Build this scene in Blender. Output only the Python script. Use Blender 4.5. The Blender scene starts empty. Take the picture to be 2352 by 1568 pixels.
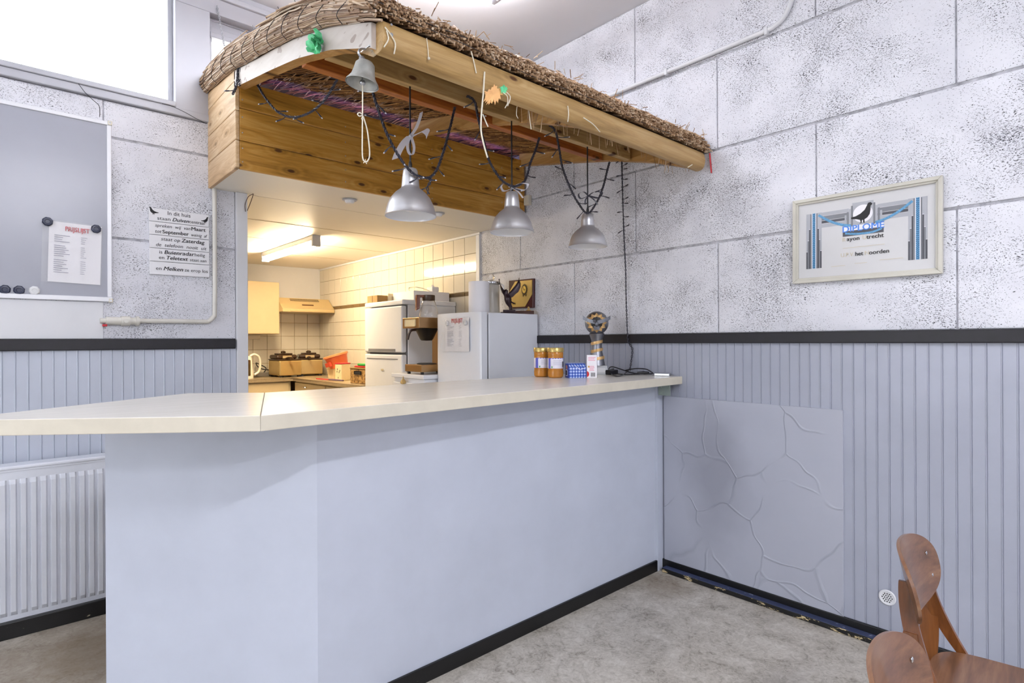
import bpy, bmesh, math, random
from math import sin, cos, pi, radians as rad
from mathutils import Vector, Matrix
random.seed(7)
S = bpy.context.scene
COL = S.collection

# ------------------------------------------------------------------ camera
CF = 1314.24                                   # focal length in pixels of the 2352 px wide frame
YAW, PITCH, ROLL, EYE = rad(41.8195), rad(-0.0332), rad(-0.2672), 1.35
FW = Vector((sin(YAW)*cos(PITCH), cos(YAW)*cos(PITCH), sin(PITCH)))
RT = Vector((cos(YAW), -sin(YAW), 0)); UP = RT.cross(FW)
RT, UP = cos(ROLL)*RT + sin(ROLL)*UP, -sin(ROLL)*RT + cos(ROLL)*UP
EYEP = Vector((0, 0, EYE))
cam = bpy.data.cameras.new('camera'); cam.sensor_width = 36; cam.lens = CF*36/2352
cam.clip_start = .05
co = bpy.data.objects.new('camera', cam); COL.objects.link(co)
mw = Matrix((RT, UP, -FW)).transposed().to_4x4(); mw.translation = EYEP
co.matrix_world = mw; S.camera = co
def at(u, v, ax, val):
    'the point of the plane ax=val that the photograph shows at pixel u, v'
    r = FW + RT*((u-1176)/CF) - UP*((v-784)/CF); i = 'xyz'.index(ax)
    return EYEP + r*((val-EYEP[i])/r[i])

# ------------------------------------------------------------------ world, lights, exposure
w = bpy.data.worlds.new('overcast_sky'); S.world = w; w.use_nodes = True
w.node_tree.nodes['Background'].inputs[0].default_value = (.93, .96, 1, 1)
w.node_tree.nodes['Background'].inputs[1].default_value = 5.0
S.view_settings.view_transform = 'Standard'; S.view_settings.look = 'None'
S.view_settings.exposure = 0.38; S.view_settings.gamma = 1; S.view_settings.use_curve_mapping = False
def area_light(name, loc, sx, sy, power, color, rot=(0,0,0)):
    l = bpy.data.lights.new(name, 'AREA'); l.shape = 'RECTANGLE'; l.size = sx; l.size_y = sy
    l.energy = power; l.color = color
    o = bpy.data.objects.new(name, l); o.location = loc; o.rotation_euler = rot; COL.objects.link(o)
    return o
# hall fixtures: x, y, power downwards, power upwards
TUBES = [(1.45, 2.45, 10, 58), (.45, -1.3, 58, 16), (-1.6, 1.1, 2, 8), (-1.6, -2.4, 8, 16), (.3, -3.7, 95, 24)]
for tx, ty, tp, tu in TUBES:
    area_light('tube_light', (tx, ty, 3.245), 1.2, .12, tp, (.94, .95, 1.0))
    area_light('tube_uplight', (tx, ty, 3.30), 1.2, .16, tu, (.94, .95, 1.0), (pi, 0, 0))
KITCHEN_TUBE = (1.975, 5.28)

# ------------------------------------------------------------------ materials
def lin(c):
    if isinstance(c, str): c = [int(c[i:i+2], 16)/255 for i in (0, 2, 4)]
    return tuple((x/12.92 if x <= .04045 else ((x+.055)/1.055)**2.4) for x in c) + (1,)
class NT:
    def __init__(s, name):
        s.m = bpy.data.materials.new(name); s.m.use_nodes = True; s.t = s.m.node_tree
        s.b = s.t.nodes['Principled BSDF']
    def n(s, typ, **kw):
        x = s.t.nodes.new(typ)
        for k, v in kw.items(): setattr(x, k, v)
        return x
    def l(s, a, b): s.t.links.new(a, b)
    def coord(s, which='Object'): return s.n('ShaderNodeTexCoord').outputs[which]
    def mapping(s, v, scale=(1,1,1), rot=(0,0,0), loc=(0,0,0)):
        m = s.n('ShaderNodeMapping'); s.l(v, m.inputs[0])
        m.inputs['Scale'].default_value = scale; m.inputs['Rotation'].default_value = rot; m.inputs['Location'].default_value = loc
        return m.outputs[0]
    def noise(s, v, scale, detail=4, rough=.5, dist=0):
        x = s.n('ShaderNodeTexNoise'); s.l(v, x.inputs['Vector'])
        x.inputs['Scale'].default_value = scale; x.inputs['Detail'].default_value = detail
        x.inputs['Roughness'].default_value = rough; x.inputs['Distortion'].default_value = dist
        return x.outputs['Fac']
    def voro(s, v, scale, feature='F1', rnd=1):
        x = s.n('ShaderNodeTexVoronoi', feature=feature); s.l(v, x.inputs['Vector']); x.inputs['Scale'].default_value = scale
        x.inputs['Randomness'].default_value = rnd
        return x
    def ramp(s, f, stops, interp='LINEAR'):
        x = s.n('ShaderNodeValToRGB'); x.color_ramp.interpolation = interp; s.l(f, x.inputs[0])
        e = x.color_ramp.elements
        while len(e) < len(stops): e.new(.5)
        for q, (p, c) in zip(e, stops):
            q.position = p; q.color = (c, c, c, 1) if isinstance(c, (int, float)) else (lin(c) if isinstance(c, str) else c)
        return x.outputs[0]
    def math(s, op, a, b=None, c=None):
        x = s.n('ShaderNodeMath', operation=op)
        for i, q in enumerate((a, b, c)):
            if q is None: continue
            if isinstance(q, (int, float)): x.inputs[i].default_value = q
            else: s.l(q, x.inputs[i])
        return x.outputs[0]
    def mix(s, f, a, b, mode='MIX'):
        x = s.n('ShaderNodeMix', data_type='RGBA', blend_type=mode)
        for i, q in ((0, f), (6, a), (7, b)):
            if isinstance(q, str): x.inputs[i].default_value = lin(q)
            elif isinstance(q, (int, float)): x.inputs[i].default_value = q
            elif isinstance(q, tuple): x.inputs[i].default_value = q
            else: s.l(q, x.inputs[i])
        return x.outputs[2]
    def bump(s, h, strength=.3, dist=.01):
        x = s.n('ShaderNodeBump'); x.inputs['Strength'].default_value = strength; x.inputs['Distance'].default_value = dist
        s.l(h, x.inputs['Height']); s.l(x.outputs[0], s.b.inputs['Normal'])
    def set(s, color=None, rough=None, metal=None, **kw):
        for k, v in (('Base Color', color), ('Roughness', rough), ('Metallic', metal)):
            if v is None: continue
            if isinstance(v, str): s.b.inputs[k].default_value = lin(v)
            elif isinstance(v, (int, float, tuple)): s.b.inputs[k].default_value = v
            else: s.l(v, s.b.inputs[k])
        for k, v in kw.items(): s.b.inputs[k].default_value = v
        return s.m
def plain(name, color, rough=.5, metal=0, var=.06, scale=9, bump=0, **kw):
    'a paint or plastic with a faint uneven tone'
    t = NT(name); c = t.coord(); n = t.noise(c, scale, 5, .6)
    base = lin(color); d = tuple(x*(1-var) for x in base[:3])+(1,); e = tuple(min(1, x*(1+var)) for x in base[:3])+(1,)
    t.set(t.ramp(n, [(.3, d), (.7, e)]), rough, metal, **kw)
    if bump: t.bump(t.noise(c, scale*12, 3), bump, .002)
    return t.m
def wood(name, dark, mid, light, axis=0, rough=.45, scale=1.0, knots=True, island=True, coat=0, knot='5A3616'):
    t = NT(name); c = t.coord()
    if island:
        g = t.n('ShaderNodeNewGeometry').outputs['Random Per Island']
        cb = t.n('ShaderNodeCombineXYZ')
        for i in range(3): t.l(t.math('MULTIPLY', g, 7.3+i*3.1), cb.inputs[i])
        va = t.n('ShaderNodeVectorMath', operation='ADD'); t.l(c, va.inputs[0]); t.l(cb.outputs[0], va.inputs[1]); c = va.outputs[0]
    sc = [9*scale]*3; sc[axis] = .9*scale
    grain = t.noise(t.mapping(c, tuple(sc)), 2.2, 6, .62, 1.1)
    sf = [120*scale]*3; sf[axis] = 3*scale
    fine = t.noise(t.mapping(c, tuple(sf)), 1, 3, .6)
    f = t.math('ADD', t.math('MULTIPLY', grain, .75), t.math('MULTIPLY', fine, .25))
    if knots:
        sp = t.n('ShaderNodeSeparateXYZ'); t.l(c, sp.inputs[0]); ck = t.n('ShaderNodeCombineXYZ')
        t.l(t.math('MULTIPLY', sp.outputs[axis], 3.0*scale), ck.inputs[0]); t.l(t.math('MULTIPLY', sp.outputs[2], 7.0*scale), ck.inputs[1])
        v = t.n('ShaderNodeTexVoronoi', voronoi_dimensions='2D'); t.l(ck.outputs[0], v.inputs['Vector']); v.inputs['Scale'].default_value = 1.0
        ring = t.math('MULTIPLY', t.math('SINE', t.math('MULTIPLY', v.outputs['Distance'], 42)), t.ramp(v.outputs['Distance'], [(.05, .09), (.32, 0)]))
        f = t.math('ADD', f, ring)
        col = t.ramp(f, [(.30, dark), (.5, mid), (.68, light)])
        col = t.mix(t.ramp(v.outputs['Distance'], [(.045, 1), (.085, 0)]), col, knot)
    else:
        col = t.ramp(f, [(.30, dark), (.5, mid), (.68, light)])
    t.set(col, rough); t.b.inputs['Coat Weight'].default_value = coat
    t.bump(f, .08, .003)
    return t.m
def wool_wall(name, axes):
    'white painted wood-wool board: short dark pits in many directions, denser in patches'
    t = NT(name); c = t.coord()
    cx = t.n('ShaderNodeSeparateXYZ'); t.l(c, cx.inputs[0])
    cb = t.n('ShaderNodeCombineXYZ'); t.l(cx.outputs[axes[0]], cb.inputs[0]); t.l(cx.outputs[axes[1]], cb.inputs[1])
    c = cb.outputs[0]
    wn = t.n('ShaderNodeTexNoise'); t.l(c, wn.inputs['Vector']); wn.inputs['Scale'].default_value = 9; wn.inputs['Detail'].default_value = 2
    wv = t.n('ShaderNodeVectorMath', operation='MULTIPLY_ADD'); t.l(wn.outputs['Color'], wv.inputs[0]); wv.inputs[1].default_value = (.07, .07, 0); t.l(c, wv.inputs[2])
    c2 = wv.outputs[0]
    dens = t.noise(c, 2.6, 4, .65)
    acc = None
    for k, (ang, sx, sy) in enumerate(((.15, 120, 285), (.95, 124, 275), (1.75, 120, 285), (-.65, 124, 275))):
        n = t.noise(t.mapping(c2, (sx, sy, 1), (0, 0, ang), (k*3.7, k*1.9, 0)), 1, 1.5, .5)
        q = t.noise(t.mapping(c, (7, 7, 7), (0, 0, 0), (k*5.1, 0, k*2.3)), 1, 2)
        thr = t.math('SUBTRACT', t.math('ADD', n, t.math('MULTIPLY', t.math('SUBTRACT', q, .5), .24)), .0)
        acc = thr if acc is None else t.math('MAXIMUM', acc, thr)
    acc = t.math('ADD', acc, t.math('MULTIPLY', t.math('SUBTRACT', dens, .5), .34))
    pit = t.ramp(acc, [(.660, 0), (.708, 1)])
    tone = t.noise(c, 6, 5)
    base = t.ramp(tone, [(.3, 'D6D7DF'), (.7, 'E4E5EC')])
    t.set(t.mix(t.math('MULTIPLY', pit, .93), base, '24252D'), .62)
    h = t.math('SUBTRACT', t.math('MULTIPLY', t.noise(c2, 70, 4, .6), .45), pit)
    t.bump(h, .55, .004)
    return t.m
M = {}
M['wool_b'] = wool_wall('white_wood_wool_board', (1, 2))
M['wool_a'] = wool_wall('white_wood_wool_board_back', (0, 2))
M['joint'] = plain('grey_joint_filler', 'A9A9B0', .8, var=.45, scale=22)
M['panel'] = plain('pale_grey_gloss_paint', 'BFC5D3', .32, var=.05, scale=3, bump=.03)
M['panel_dimmed'] = plain('dimmed_gloss_paint', 'A3A7B5', .32, var=.06, scale=3, bump=.03)  # the counter paint, darkened in colour to offset strong light on the right wall
M['smooth_white'] = plain('smooth_white_paint', 'DCDDE1', .45, var=.03, scale=4)
M['ceiling'] = plain('white_ceiling_paint', 'DCDCE0', .7, var=.015, scale=3)
M['room'] = plain('plain_wall_paint', 'D8DADF', .7, var=.02, scale=3)
M['kitchen_ceiling'] = plain('kitchen_ceiling_paint', 'EFE9DD', .5, var=.015, scale=3)
M['frame_white'] = plain('white_window_paint', 'B9BAC2', .35, var=.02, scale=5)
M['rail'] = plain('dark_plum_paint', '0D0913', .42, var=.5, scale=25)
M['black_base'] = None
def scuffed(name, base, chip, amount, rough=.4):
    t = NT(name); c = t.coord()
    n = t.noise(t.mapping(c, (18, 18, 60)), 1, 6, .7)
    t.set(t.mix(t.ramp(n, [(amount, 0), (amount+.03, 1)]), base, chip), rough); return t.m
M['black_base'] = scuffed('scuffed_black_paint', '08080A', 'C9BFA8', .70)
M['plinth'] = scuffed('worn_navy_paint', '39415F', '8890A8', .62, .45)
M['plinth_edge'] = scuffed('chipped_black_edge', '0A0A0C', 'D2BE92', .575, .5)
def patch_paint():
    t = NT('cracked_pale_paint'); c = t.coord()
    wn = t.n('ShaderNodeTexNoise'); t.l(c, wn.inputs['Vector']); wn.inputs['Scale'].default_value = 3
    wv = t.n('ShaderNodeVectorMath', operation='MULTIPLY_ADD'); t.l(wn.outputs['Color'], wv.inputs[0]); wv.inputs[1].default_value = (.0, .30, .30); t.l(c, wv.inputs[2])
    v = t.voro(wv.outputs[0], 3.1, 'DISTANCE_TO_EDGE')
    keep = t.ramp(t.noise(c, 5, 2), [(.36, 0), (.52, 1)])
    ridge = t.math('MULTIPLY', t.ramp(v.outputs['Distance'], [(.0, 1), (.02, 0)]), keep)
    st = t.n('ShaderNodeVectorMath', operation='SUBTRACT'); t.l(c, st.inputs[0]); st.inputs[1].default_value = (2.92, 1.60, .60)
    sm = t.mapping(st.outputs[0], (1, 3.3, 1.6))
    ln = t.n('ShaderNodeVectorMath', operation='LENGTH'); t.l(sm, ln.inputs[0])
    d = t.math('ADD', ln.outputs['Value'], t.math('MULTIPLY', t.noise(c, 6, 3), .5))
    stain = t.ramp(d, [(.45, .55), (1.0, 0)])
    col = t.mix(stain, t.mix(t.noise(c, 4, 4), 'A6A9B6', 'B1B4C0'), '82838D')
    t.set(t.mix(t.math('MULTIPLY', ridge, .30), col, '8A8F9C'), .42); t.bump(ridge, .6, .004); return t.m
M['patch'] = patch_paint()
def lino():
    t = NT('mottled_linoleum'); c = t.coord()
    a = t.noise(c, 7, 6, .65, .6); b = t.noise(c, 34, 6, .72, 1.5)
    f = t.math('ADD', t.math('MULTIPLY', a, .45), t.math('MULTIPLY', b, .55))
    col = t.ramp(f, [(.36, '7C7468'), (.46, 'ABA499'), (.58, 'C4BEB4'), (.68, 'D0CCC4')])
    fl = t.ramp(t.noise(t.mapping(c, (38, 60, 1), (0, 0, .5)), 1, 4, .7, 2.0), [(.655, 0), (.70, 1)])
    col = t.mix(t.math('MULTIPLY', fl, .6), col, '4B4237')
    for cx, cy, sc, am in ((.25, 3.1, 1.0, .75), (2.72, 1.80, 2.6, .55), (.9, 3.45, 1.2, .7)):          # brown grime trodden in by the skirting
        sb = t.n('ShaderNodeVectorMath', operation='SUBTRACT'); t.l(c, sb.inputs[0]); sb.inputs[1].default_value = (cx, cy, 0)
        ln = t.n('ShaderNodeVectorMath', operation='LENGTH'); t.l(t.mapping(sb.outputs[0], (sc, sc*1.1, sc)), ln.inputs[0])
        d = t.math('ADD', ln.outputs['Value'], t.math('MULTIPLY', t.noise(c, 5, 5, .6), .7))
        col = t.mix(t.math('MULTIPLY', t.ramp(d, [(.45, 1), (.95, 0)]), am), col, '75634A')
    t.set(col, .42); t.bump(b, .05, .002); return t.m
M['lino'] = lino()
def laminate():
    t = NT('cream_laminate'); c = t.coord()
    n = t.noise(t.mapping(c, (5, 60, 60)), 1, 5, .6)
    t.set(t.ramp(n, [(.3, 'E6E2D9'), (.7, 'F0EDE6')]), .22); return t.m
M['laminate'] = laminate()
M['lam_edge'] = plain('cream_laminate_edge', 'D3CCBB', .4, var=.05, scale=12)
M['dark_gap'] = plain('dark_gap', '1B1A1C', .9)
M['tile'] = plain('glossy_white_tile', 'D6CFC0', .10, var=.02, scale=2)
M['grout'] = plain('tan_grout', 'A98F66', .8, var=.15, scale=20)
M['brown_tile'] = plain('brown_border_tile', '6E5A3E', .2, var=.15)
M['pine_x'] = wood('stained_pine_along_x', '8A5F1E', 'C28C38', 'D9AA5C', 0, .42)
M['pine_y'] = wood('pale_pine_along_y', 'B28A5A', 'D3B084', 'E6CDA8', 1, .45, knot='9C784C')
M['beam_x'] = wood('treated_pine_beam', '8E6E40', 'B6935C', 'CDAE7C', 0, .5)
M['purlin_x'] = wood('red_larch_purlin', '7A3A12', 'B06428', 'CE8440', 0, .42)
M['rafter_y'] = wood('laminated_rafter', '9A6D34', 'BE8F52', 'D6AE74', 1, .45)
def glulam():
    t = NT('whitened_rafter'); c = t.coord()
    n = t.noise(t.mapping(c, (9, 2, 9)), 1.3, 5, .6)
    br = t.noise(t.mapping(c, (1, 13, 26)), 1, 1.5, .3)
    patch = t.ramp(br, [(.66, 0), (.68, 1)])
    t.set(t.mix(t.math('MULTIPLY', patch, .55), t.ramp(n, [(.3, 'AFA398'), (.7, 'C9C1BA')]), '6B4A33'), .45); return t.m
M['glulam'] = glulam()
def thatch_mat(name, stops, rough=.65):
    t = NT(name); g = t.n('ShaderNodeNewGeometry').outputs['Random Per Island']
    c = t.coord(); n = t.noise(c, 60, 3)
    f = t.math('ADD', t.math('MULTIPLY', g, .8), t.math('MULTIPLY', n, .2))
    t.set(t.ramp(f, stops), rough); return t.m
M['reed'] = thatch_mat('weathered_reed', [(.05, '5B4130'), (.35, '94755A'), (.65, 'B79B7C'), (.95, 'D2C4B4')])
M['reed_under'] = thatch_mat('brown_reed', [(.05, '3E2410'), (.4, '7A4F22'), (.7, '9C6C34'), (.95, 'BE9258')])
M['reed_end'] = thatch_mat('cut_reed', [(.05, '6A4A2E'), (.4, 'A58462'), (.75, 'C7A988'), (.95, 'E0CDB4')])
M['reed_core'] = plain('reed_mass', '4A3220', .9, var=.4, scale=60)
def brushed(name, color, rough=.28, axis=2, metal=1.0):
    t = NT(name); c = t.coord(); sc = [2, 2, 2]; sc[axis] = 300
    n = t.noise(t.mapping(c, tuple(sc)), 1, 3)
    t.set(color, t.ramp(n, [(.3, rough-.03), (.7, rough+.04)]), metal); return t.m
M['alu'] = brushed('brushed_aluminium', 'E2E3E8', .34, 2, .72)
M['lamp_inside'] = plain('white_enamel', 'EDEDEF', .4, var=.02)
M['steel'] = brushed('steel', 'B9BBBF', .3, 0)
M['chrome'] = plain('chrome', 'D6D7DA', .1, 1.0)
M['bell_metal'] = plain('dull_pewter', 'B4B5B0', .45, .6, var=.2, scale=25)
M['bell_dark'] = plain('dark_metal', '2E2E2C', .6, .5, var=.4)
M['cord_white'] = plain('off_white_cord', 'E3DCC9', .8, var=.1, scale=60)
M['cord_black'] = plain('black_cable', '17171D', .42, var=.2, scale=40)
M['string_light'] = plain('dark_green_cable', '33323E', .30, var=.4, scale=60)
M['bulb_tip'] = plain('frosted_led', 'CFD0D8', .3, var=.1)
def ribbon():
    t = NT('sheer_striped_ribbon'); c = t.coord('Generated')
    t.set('C9C9D2', .35); t.b.inputs['Alpha'].default_value = .72; return t.m
M['ribbon'] = ribbon()
M['ribbon_dark'] = plain('dark_satin_ribbon', '3A3A46', .35, var=.3)
M['green_leaf'] = plain('green_fabric_leaf', '62CC90', .5, var=.35, scale=40)
M['orange_leaf'] = plain('orange_fabric_leaf', 'F8B878', .6, var=.2, scale=22)
M['red'] = plain('red_plastic', 'C21F2C', .4)
M['whiteboard'] = plain('whiteboard_enamel', 'A4A6B0', .2, var=.01, **{'Specular IOR Level': .3})
M['anod'] = plain('white_aluminium_frame', 'E4E5EA', .3, .1, var=.02)
M['magnet'] = plain('navy_magnet', '1C2340', .3, var=.2)
M['magnet_white'] = plain('white_magnet', 'DADBDD', .35)
M['paper'] = plain('white_paper', 'ECEBF0', .6, var=.02)
def sleeve():
    t = NT('clear_plastic_sleeve'); c = t.coord()
    n = t.noise(c, 14, 4, .6, 2); t.set((1, 1, 1, 1), .12)
    t.b.inputs['Alpha'].default_value = .16; t.bump(n, .9, .01); return t.m
M['sleeve'] = sleeve()
M['ink'] = plain('black_ink', '17161A', .6)
M['ink_grey'] = plain('faint_print', '8D8CA0', .7)
M['ink_red'] = plain('red_print', 'C2454F', .6)
M['sign'] = plain('white_sign_paint', 'E6E6EA', .4, var=.02)
M['pipe'] = plain('cream_pipe_paint', 'DAD7CF', .35, var=.05, scale=14)
M['radiator'] = plain('grey_white_radiator_enamel', 'DEE2EC', .28, var=.03)
M['socket'] = plain('old_white_plastic', 'D9D3C4', .4, var=.05)
M['glass'] = None
def glass(name, color=(1, 1, 1, 1), rough=0, alpha=None):
    t = NT(name); t.set(color, rough); t.b.inputs['Transmission Weight'].default_value = 1; t.b.inputs['IOR'].default_value = 1.45; return t.m
M['glass'] = glass('clear_glass')
def pane():
    t = NT('window_pane'); m = t.m
    tr = t.n('ShaderNodeBsdfTransparent'); gl = t.n('ShaderNodeBsdfGlossy'); gl.inputs['Roughness'].default_value = .02
    mx = t.n('ShaderNodeMixShader'); mx.inputs[0].default_value = .05
    t.l(tr.outputs[0], mx.inputs[1]); t.l(gl.outputs[0], mx.inputs[2]); t.l(mx.outputs[0], t.t.nodes['Material Output'].inputs[0]); return m
M['pane'] = pane()
def emit(name, color, strength):
    t = NT(name); t.b.inputs['Base Color'].default_value = lin(color); t.b.inputs['Emission Color'].default_value = lin(color); t.b.inputs['Emission Strength'].default_value = strength; return t.m
M['tube_warm'] = emit('lit_warm_diffuser', 'FFE6BE', 122.0)
M['tube_cool'] = emit('lit_cool_tube', 'F2F5FF', 6.0)

# ------------------------------------------------------------------ mesh helpers
class MB:
    def __init__(s): s.bm = bmesh.new()
    def _fin(s, vs, X, mi):
        if X is not None: bmesh.ops.transform(s.bm, matrix=X, verts=vs)
        if mi:
            st = set(vs)
            for v in vs:
                for f in v.link_faces:
                    if all(q in st for q in f.verts): f.material_index = mi
    def box(s, lo, hi, bev=0, X=None, mi=0, seg=2):
        r = bmesh.ops.create_cube(s.bm, size=1); vs = r['verts']
        for v in vs: v.co = Vector([lo[i] + (v.co[i]+.5)*(hi[i]-lo[i]) for i in range(3)])
        if bev:
            es = list({e for v in vs for e in v.link_edges})
            g = bmesh.ops.bevel(s.bm, geom=es, offset=bev, segments=seg, profile=.5, affect='EDGES')
            vs = list({v for f in g['faces'] for v in f.verts} | {v for v in vs if v.is_valid})
        s._fin(vs, X, mi); return vs
    def prism(s, poly, z0, z1, X=None, mi=0, bev=0):
        b = [s.bm.verts.new((p[0], p[1], z0)) for p in poly]; t = [s.bm.verts.new((p[0], p[1], z1)) for p in poly]
        n = len(poly); fs = [s.bm.faces.new(t), s.bm.faces.new(b[::-1])]
        for i in range(n): fs.append(s.bm.faces.new((b[i], b[(i+1) % n], t[(i+1) % n], t[i])))
        vs = b+t
        if bev:
            es = list({e for f in fs[:2] for e in f.edges})
            g = bmesh.ops.bevel(s.bm, geom=es, offset=bev, segments=2, profile=.5, affect='EDGES')
            vs = list({v for f in g['faces'] for v in f.verts} | {v for v in vs if v.is_valid})
        bmesh.ops.recalc_face_normals(s.bm, faces=list({f for v in vs for f in v.link_faces}))
        s._fin(vs, X, mi); return vs
    def lathe(s, prof, n=28, X=None, mi=0, sx=1, sy=1, close=False):
        rings, vs = [], []
        for r, z in prof:
            if r < 1e-6: k = [s.bm.verts.new((0, 0, z))]
            else: k = [s.bm.verts.new((r*cos(2*pi*i/n)*sx, r*sin(2*pi*i/n)*sy, z)) for i in range(n)]
            rings.append(k); vs += k
        pr = list(zip(rings, rings[1:])) + ([(rings[-1], rings[0])] if close else [])
        for a, b in pr:
            if len(a) == 1 and len(b) == 1: continue
            for i in range(n):
                j = (i+1) % n
                if len(a) == 1: s.bm.faces.new((a[0], b[j], b[i]))
                elif len(b) == 1: s.bm.faces.new((a[i], a[j], b[0]))
                else: s.bm.faces.new((a[i], a[j], b[j], b[i]))
        bmesh.ops.recalc_face_normals(s.bm, faces=list({f for v in vs for f in v.link_faces}))
        s._fin(vs, X, mi); return vs
    def tube(s, pts, r, n=8, X=None, mi=0, flat=1.0, closed=False):
        pts = [Vector(p) for p in pts]; L = len(pts); rings, vs = [], []
        rr = r if isinstance(r, (list, tuple)) else [r]*L
        nrm = None
        for i, p in enumerate(pts):
            if closed: d = pts[(i+1) % L] - pts[i-1]
            else: d = pts[min(i+1, L-1)] - pts[max(i-1, 0)]
            d = d.normalized() if d.length > 1e-9 else Vector((0, 0, 1))
            if nrm is None:
                nrm = d.cross(Vector((0, 0, 1))); nrm = nrm.normalized() if nrm.length > 1e-3 else d.cross(Vector((1, 0, 0))).normalized()
            else:
                nrm = nrm - d*nrm.dot(d); nrm = nrm.normalized() if nrm.length > 1e-6 else d.orthogonal().normalized()
            bi = d.cross(nrm)
            k = [s.bm.verts.new(p + (nrm*cos(2*pi*j/n) + bi*sin(2*pi*j/n)*flat)*rr[i]) for j in range(n)]
            rings.append(k); vs += k
        pr = list(zip(rings, rings[1:])) + ([(rings[-1], rings[0])] if closed else [])
        for a, b in pr:
            for j in range(n): s.bm.faces.new((a[j], a[(j+1) % n], b[(j+1) % n], b[j]))
        if not closed: s.bm.faces.new(rings[0][::-1]); s.bm.faces.new(rings[-1])
        s._fin(vs, X, mi); return vs
    def ball(s, c, r, X=None, mi=0, u=16, v=10, sc=(1, 1, 1)):
        g = bmesh.ops.create_uvsphere(s.bm, u_segments=u, v_segments=v, radius=r); vs = g['verts']
        for q in vs: q.co = Vector((q.co[0]*sc[0], q.co[1]*sc[1], q.co[2]*sc[2])) + Vector(c)
        s._fin(vs, X, mi); return vs
    def sheet(s, rows, mi=0, thick=0, X=None):
        'surface through a grid of points; thick extrudes it along its normals'
        g = [[s.bm.verts.new(p) for p in r] for r in rows]; fs = []
        for a, b in zip(g, g[1:]):
            for i in range(len(a)-1): fs.append(s.bm.faces.new((a[i], a[i+1], b[i+1], b[i])))
        vs = [v for r in g for v in r]
        if thick:
            bmesh.ops.recalc_face_normals(s.bm, faces=fs)
            for f in fs: f.normal_update()
            for v in vs: v.normal_update()
            q = bmesh.ops.solidify(s.bm, geom=fs, thickness=thick)
            vs = list(set(vs) | {e for e in q['geom'] if isinstance(e, bmesh.types.BMVert)})
        s._fin(vs, X, mi); return vs
    def text(s, body, size, x, y, z=0, X=None, align='CENTER', shear=0, bold=0, mi=0, sx=1.0, width=None):
        c = bpy.data.curves.new('t', 'FONT'); c.body = body; c.size = size; c.align_x = align; c.shear = shear
        c.extrude = .0006; c.resolution_u = 3
        o = bpy.data.objects.new('t', c); COL.objects.link(o)
        dg = bpy.context.evaluated_depsgraph_get(); me = bpy.data.meshes.new_from_object(o.evaluated_get(dg))
        xs = [v.co.x for v in me.vertices] or [0]
        k = sx if width is None else width/max(1e-6, max(xs)-min(xs))
        base = [v.co.copy() for v in me.vertices]; strikes = [(0, 0)] if not bold else [(-1, 0), (1, .5), (0, 1), (.5, -.6), (-.5, -.6)]
        for q, (dx, dy) in enumerate(strikes):                  # a bold stroke is the letter struck several times
            for v, c0 in zip(me.vertices, base): v.co = Vector((c0.x*k + x + dx*bold*size, c0.y + y + dy*bold*size*.5, c0.z + z + q*.00012))
            if X is not None: me.transform(X)
            n0 = len(s.bm.faces); s.bm.from_mesh(me); s.bm.faces.ensure_lookup_table()
            for f in s.bm.faces[n0:]: f.material_index = mi
        bpy.data.objects.remove(o); bpy.data.curves.remove(c); bpy.data.meshes.remove(me)
    def build(s, name, mats, parent=None, smooth=False, loc=None, rot=None):
        me = bpy.data.meshes.new(name)
        s.bm.normal_update(); s.bm.to_mesh(me); s.bm.free()
        for m in (mats if isinstance(mats, (list, tuple)) else [mats]): me.materials.append(m)
        if smooth:
            me.shade_smooth(); me.set_sharp_from_angle(angle=rad(smooth if smooth is not True else 40))
        o = bpy.data.objects.new(name, me); COL.objects.link(o)
        if parent: o.parent = parent
        if loc: o.location = loc
        if rot: o.rotation_euler = rot
        return o
def thing(name, label, cat, loc=(0, 0, 0), rot=(0, 0, 0), group=None, mat=None):
    o = bpy.data.objects.new(name, None); COL.objects.link(o); o.empty_display_size = .05
    if mat is not None: o.matrix_world = mat
    else: o.location = loc; o.rotation_euler = rot
    o['label'] = label; o['category'] = cat
    if group: o['group'] = group
    return o
def tag(o, label, cat, group=None):
    o['label'] = label; o['category'] = cat
    if group: o['group'] = group
    return o
def struct(o): o['kind'] = 'structure'; return o
def copy_tree(o, parent=None):
    c = o.copy(); COL.objects.link(c)
    if parent: c.parent = parent
    for ch in list(o.children): copy_tree(ch, c)
    return c
def frame_at(x, y, z, ax):
    'matrix whose local x runs along the wall, y up, z out of the wall; ax = a (back wall) or b (right wall)'
    if ax == 'a': m = Matrix(((1, 0, 0), (0, 0, -1), (0, 1, 0)))
    else: m = Matrix(((0, 0, -1), (-1, 0, 0), (0, 1, 0)))
    m = m.to_4x4(); m.translation = Vector((x, y, z)); return m
def smooth_path(pts, k=6):
    pts = [Vector(p) for p in pts]; out = []
    for i in range(len(pts)-1):
        p0, p1, p2, p3 = pts[max(i-1, 0)], pts[i], pts[i+1], pts[min(i+2, len(pts)-1)]
        for j in range(k):
            t = j/k
            out.append(.5*((2*p1) + (p2-p0)*t + (2*p0-5*p1+4*p2-p3)*t*t + (3*p1-p0-3*p2+p3)*t**3))
    return out + [pts[-1]]
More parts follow.
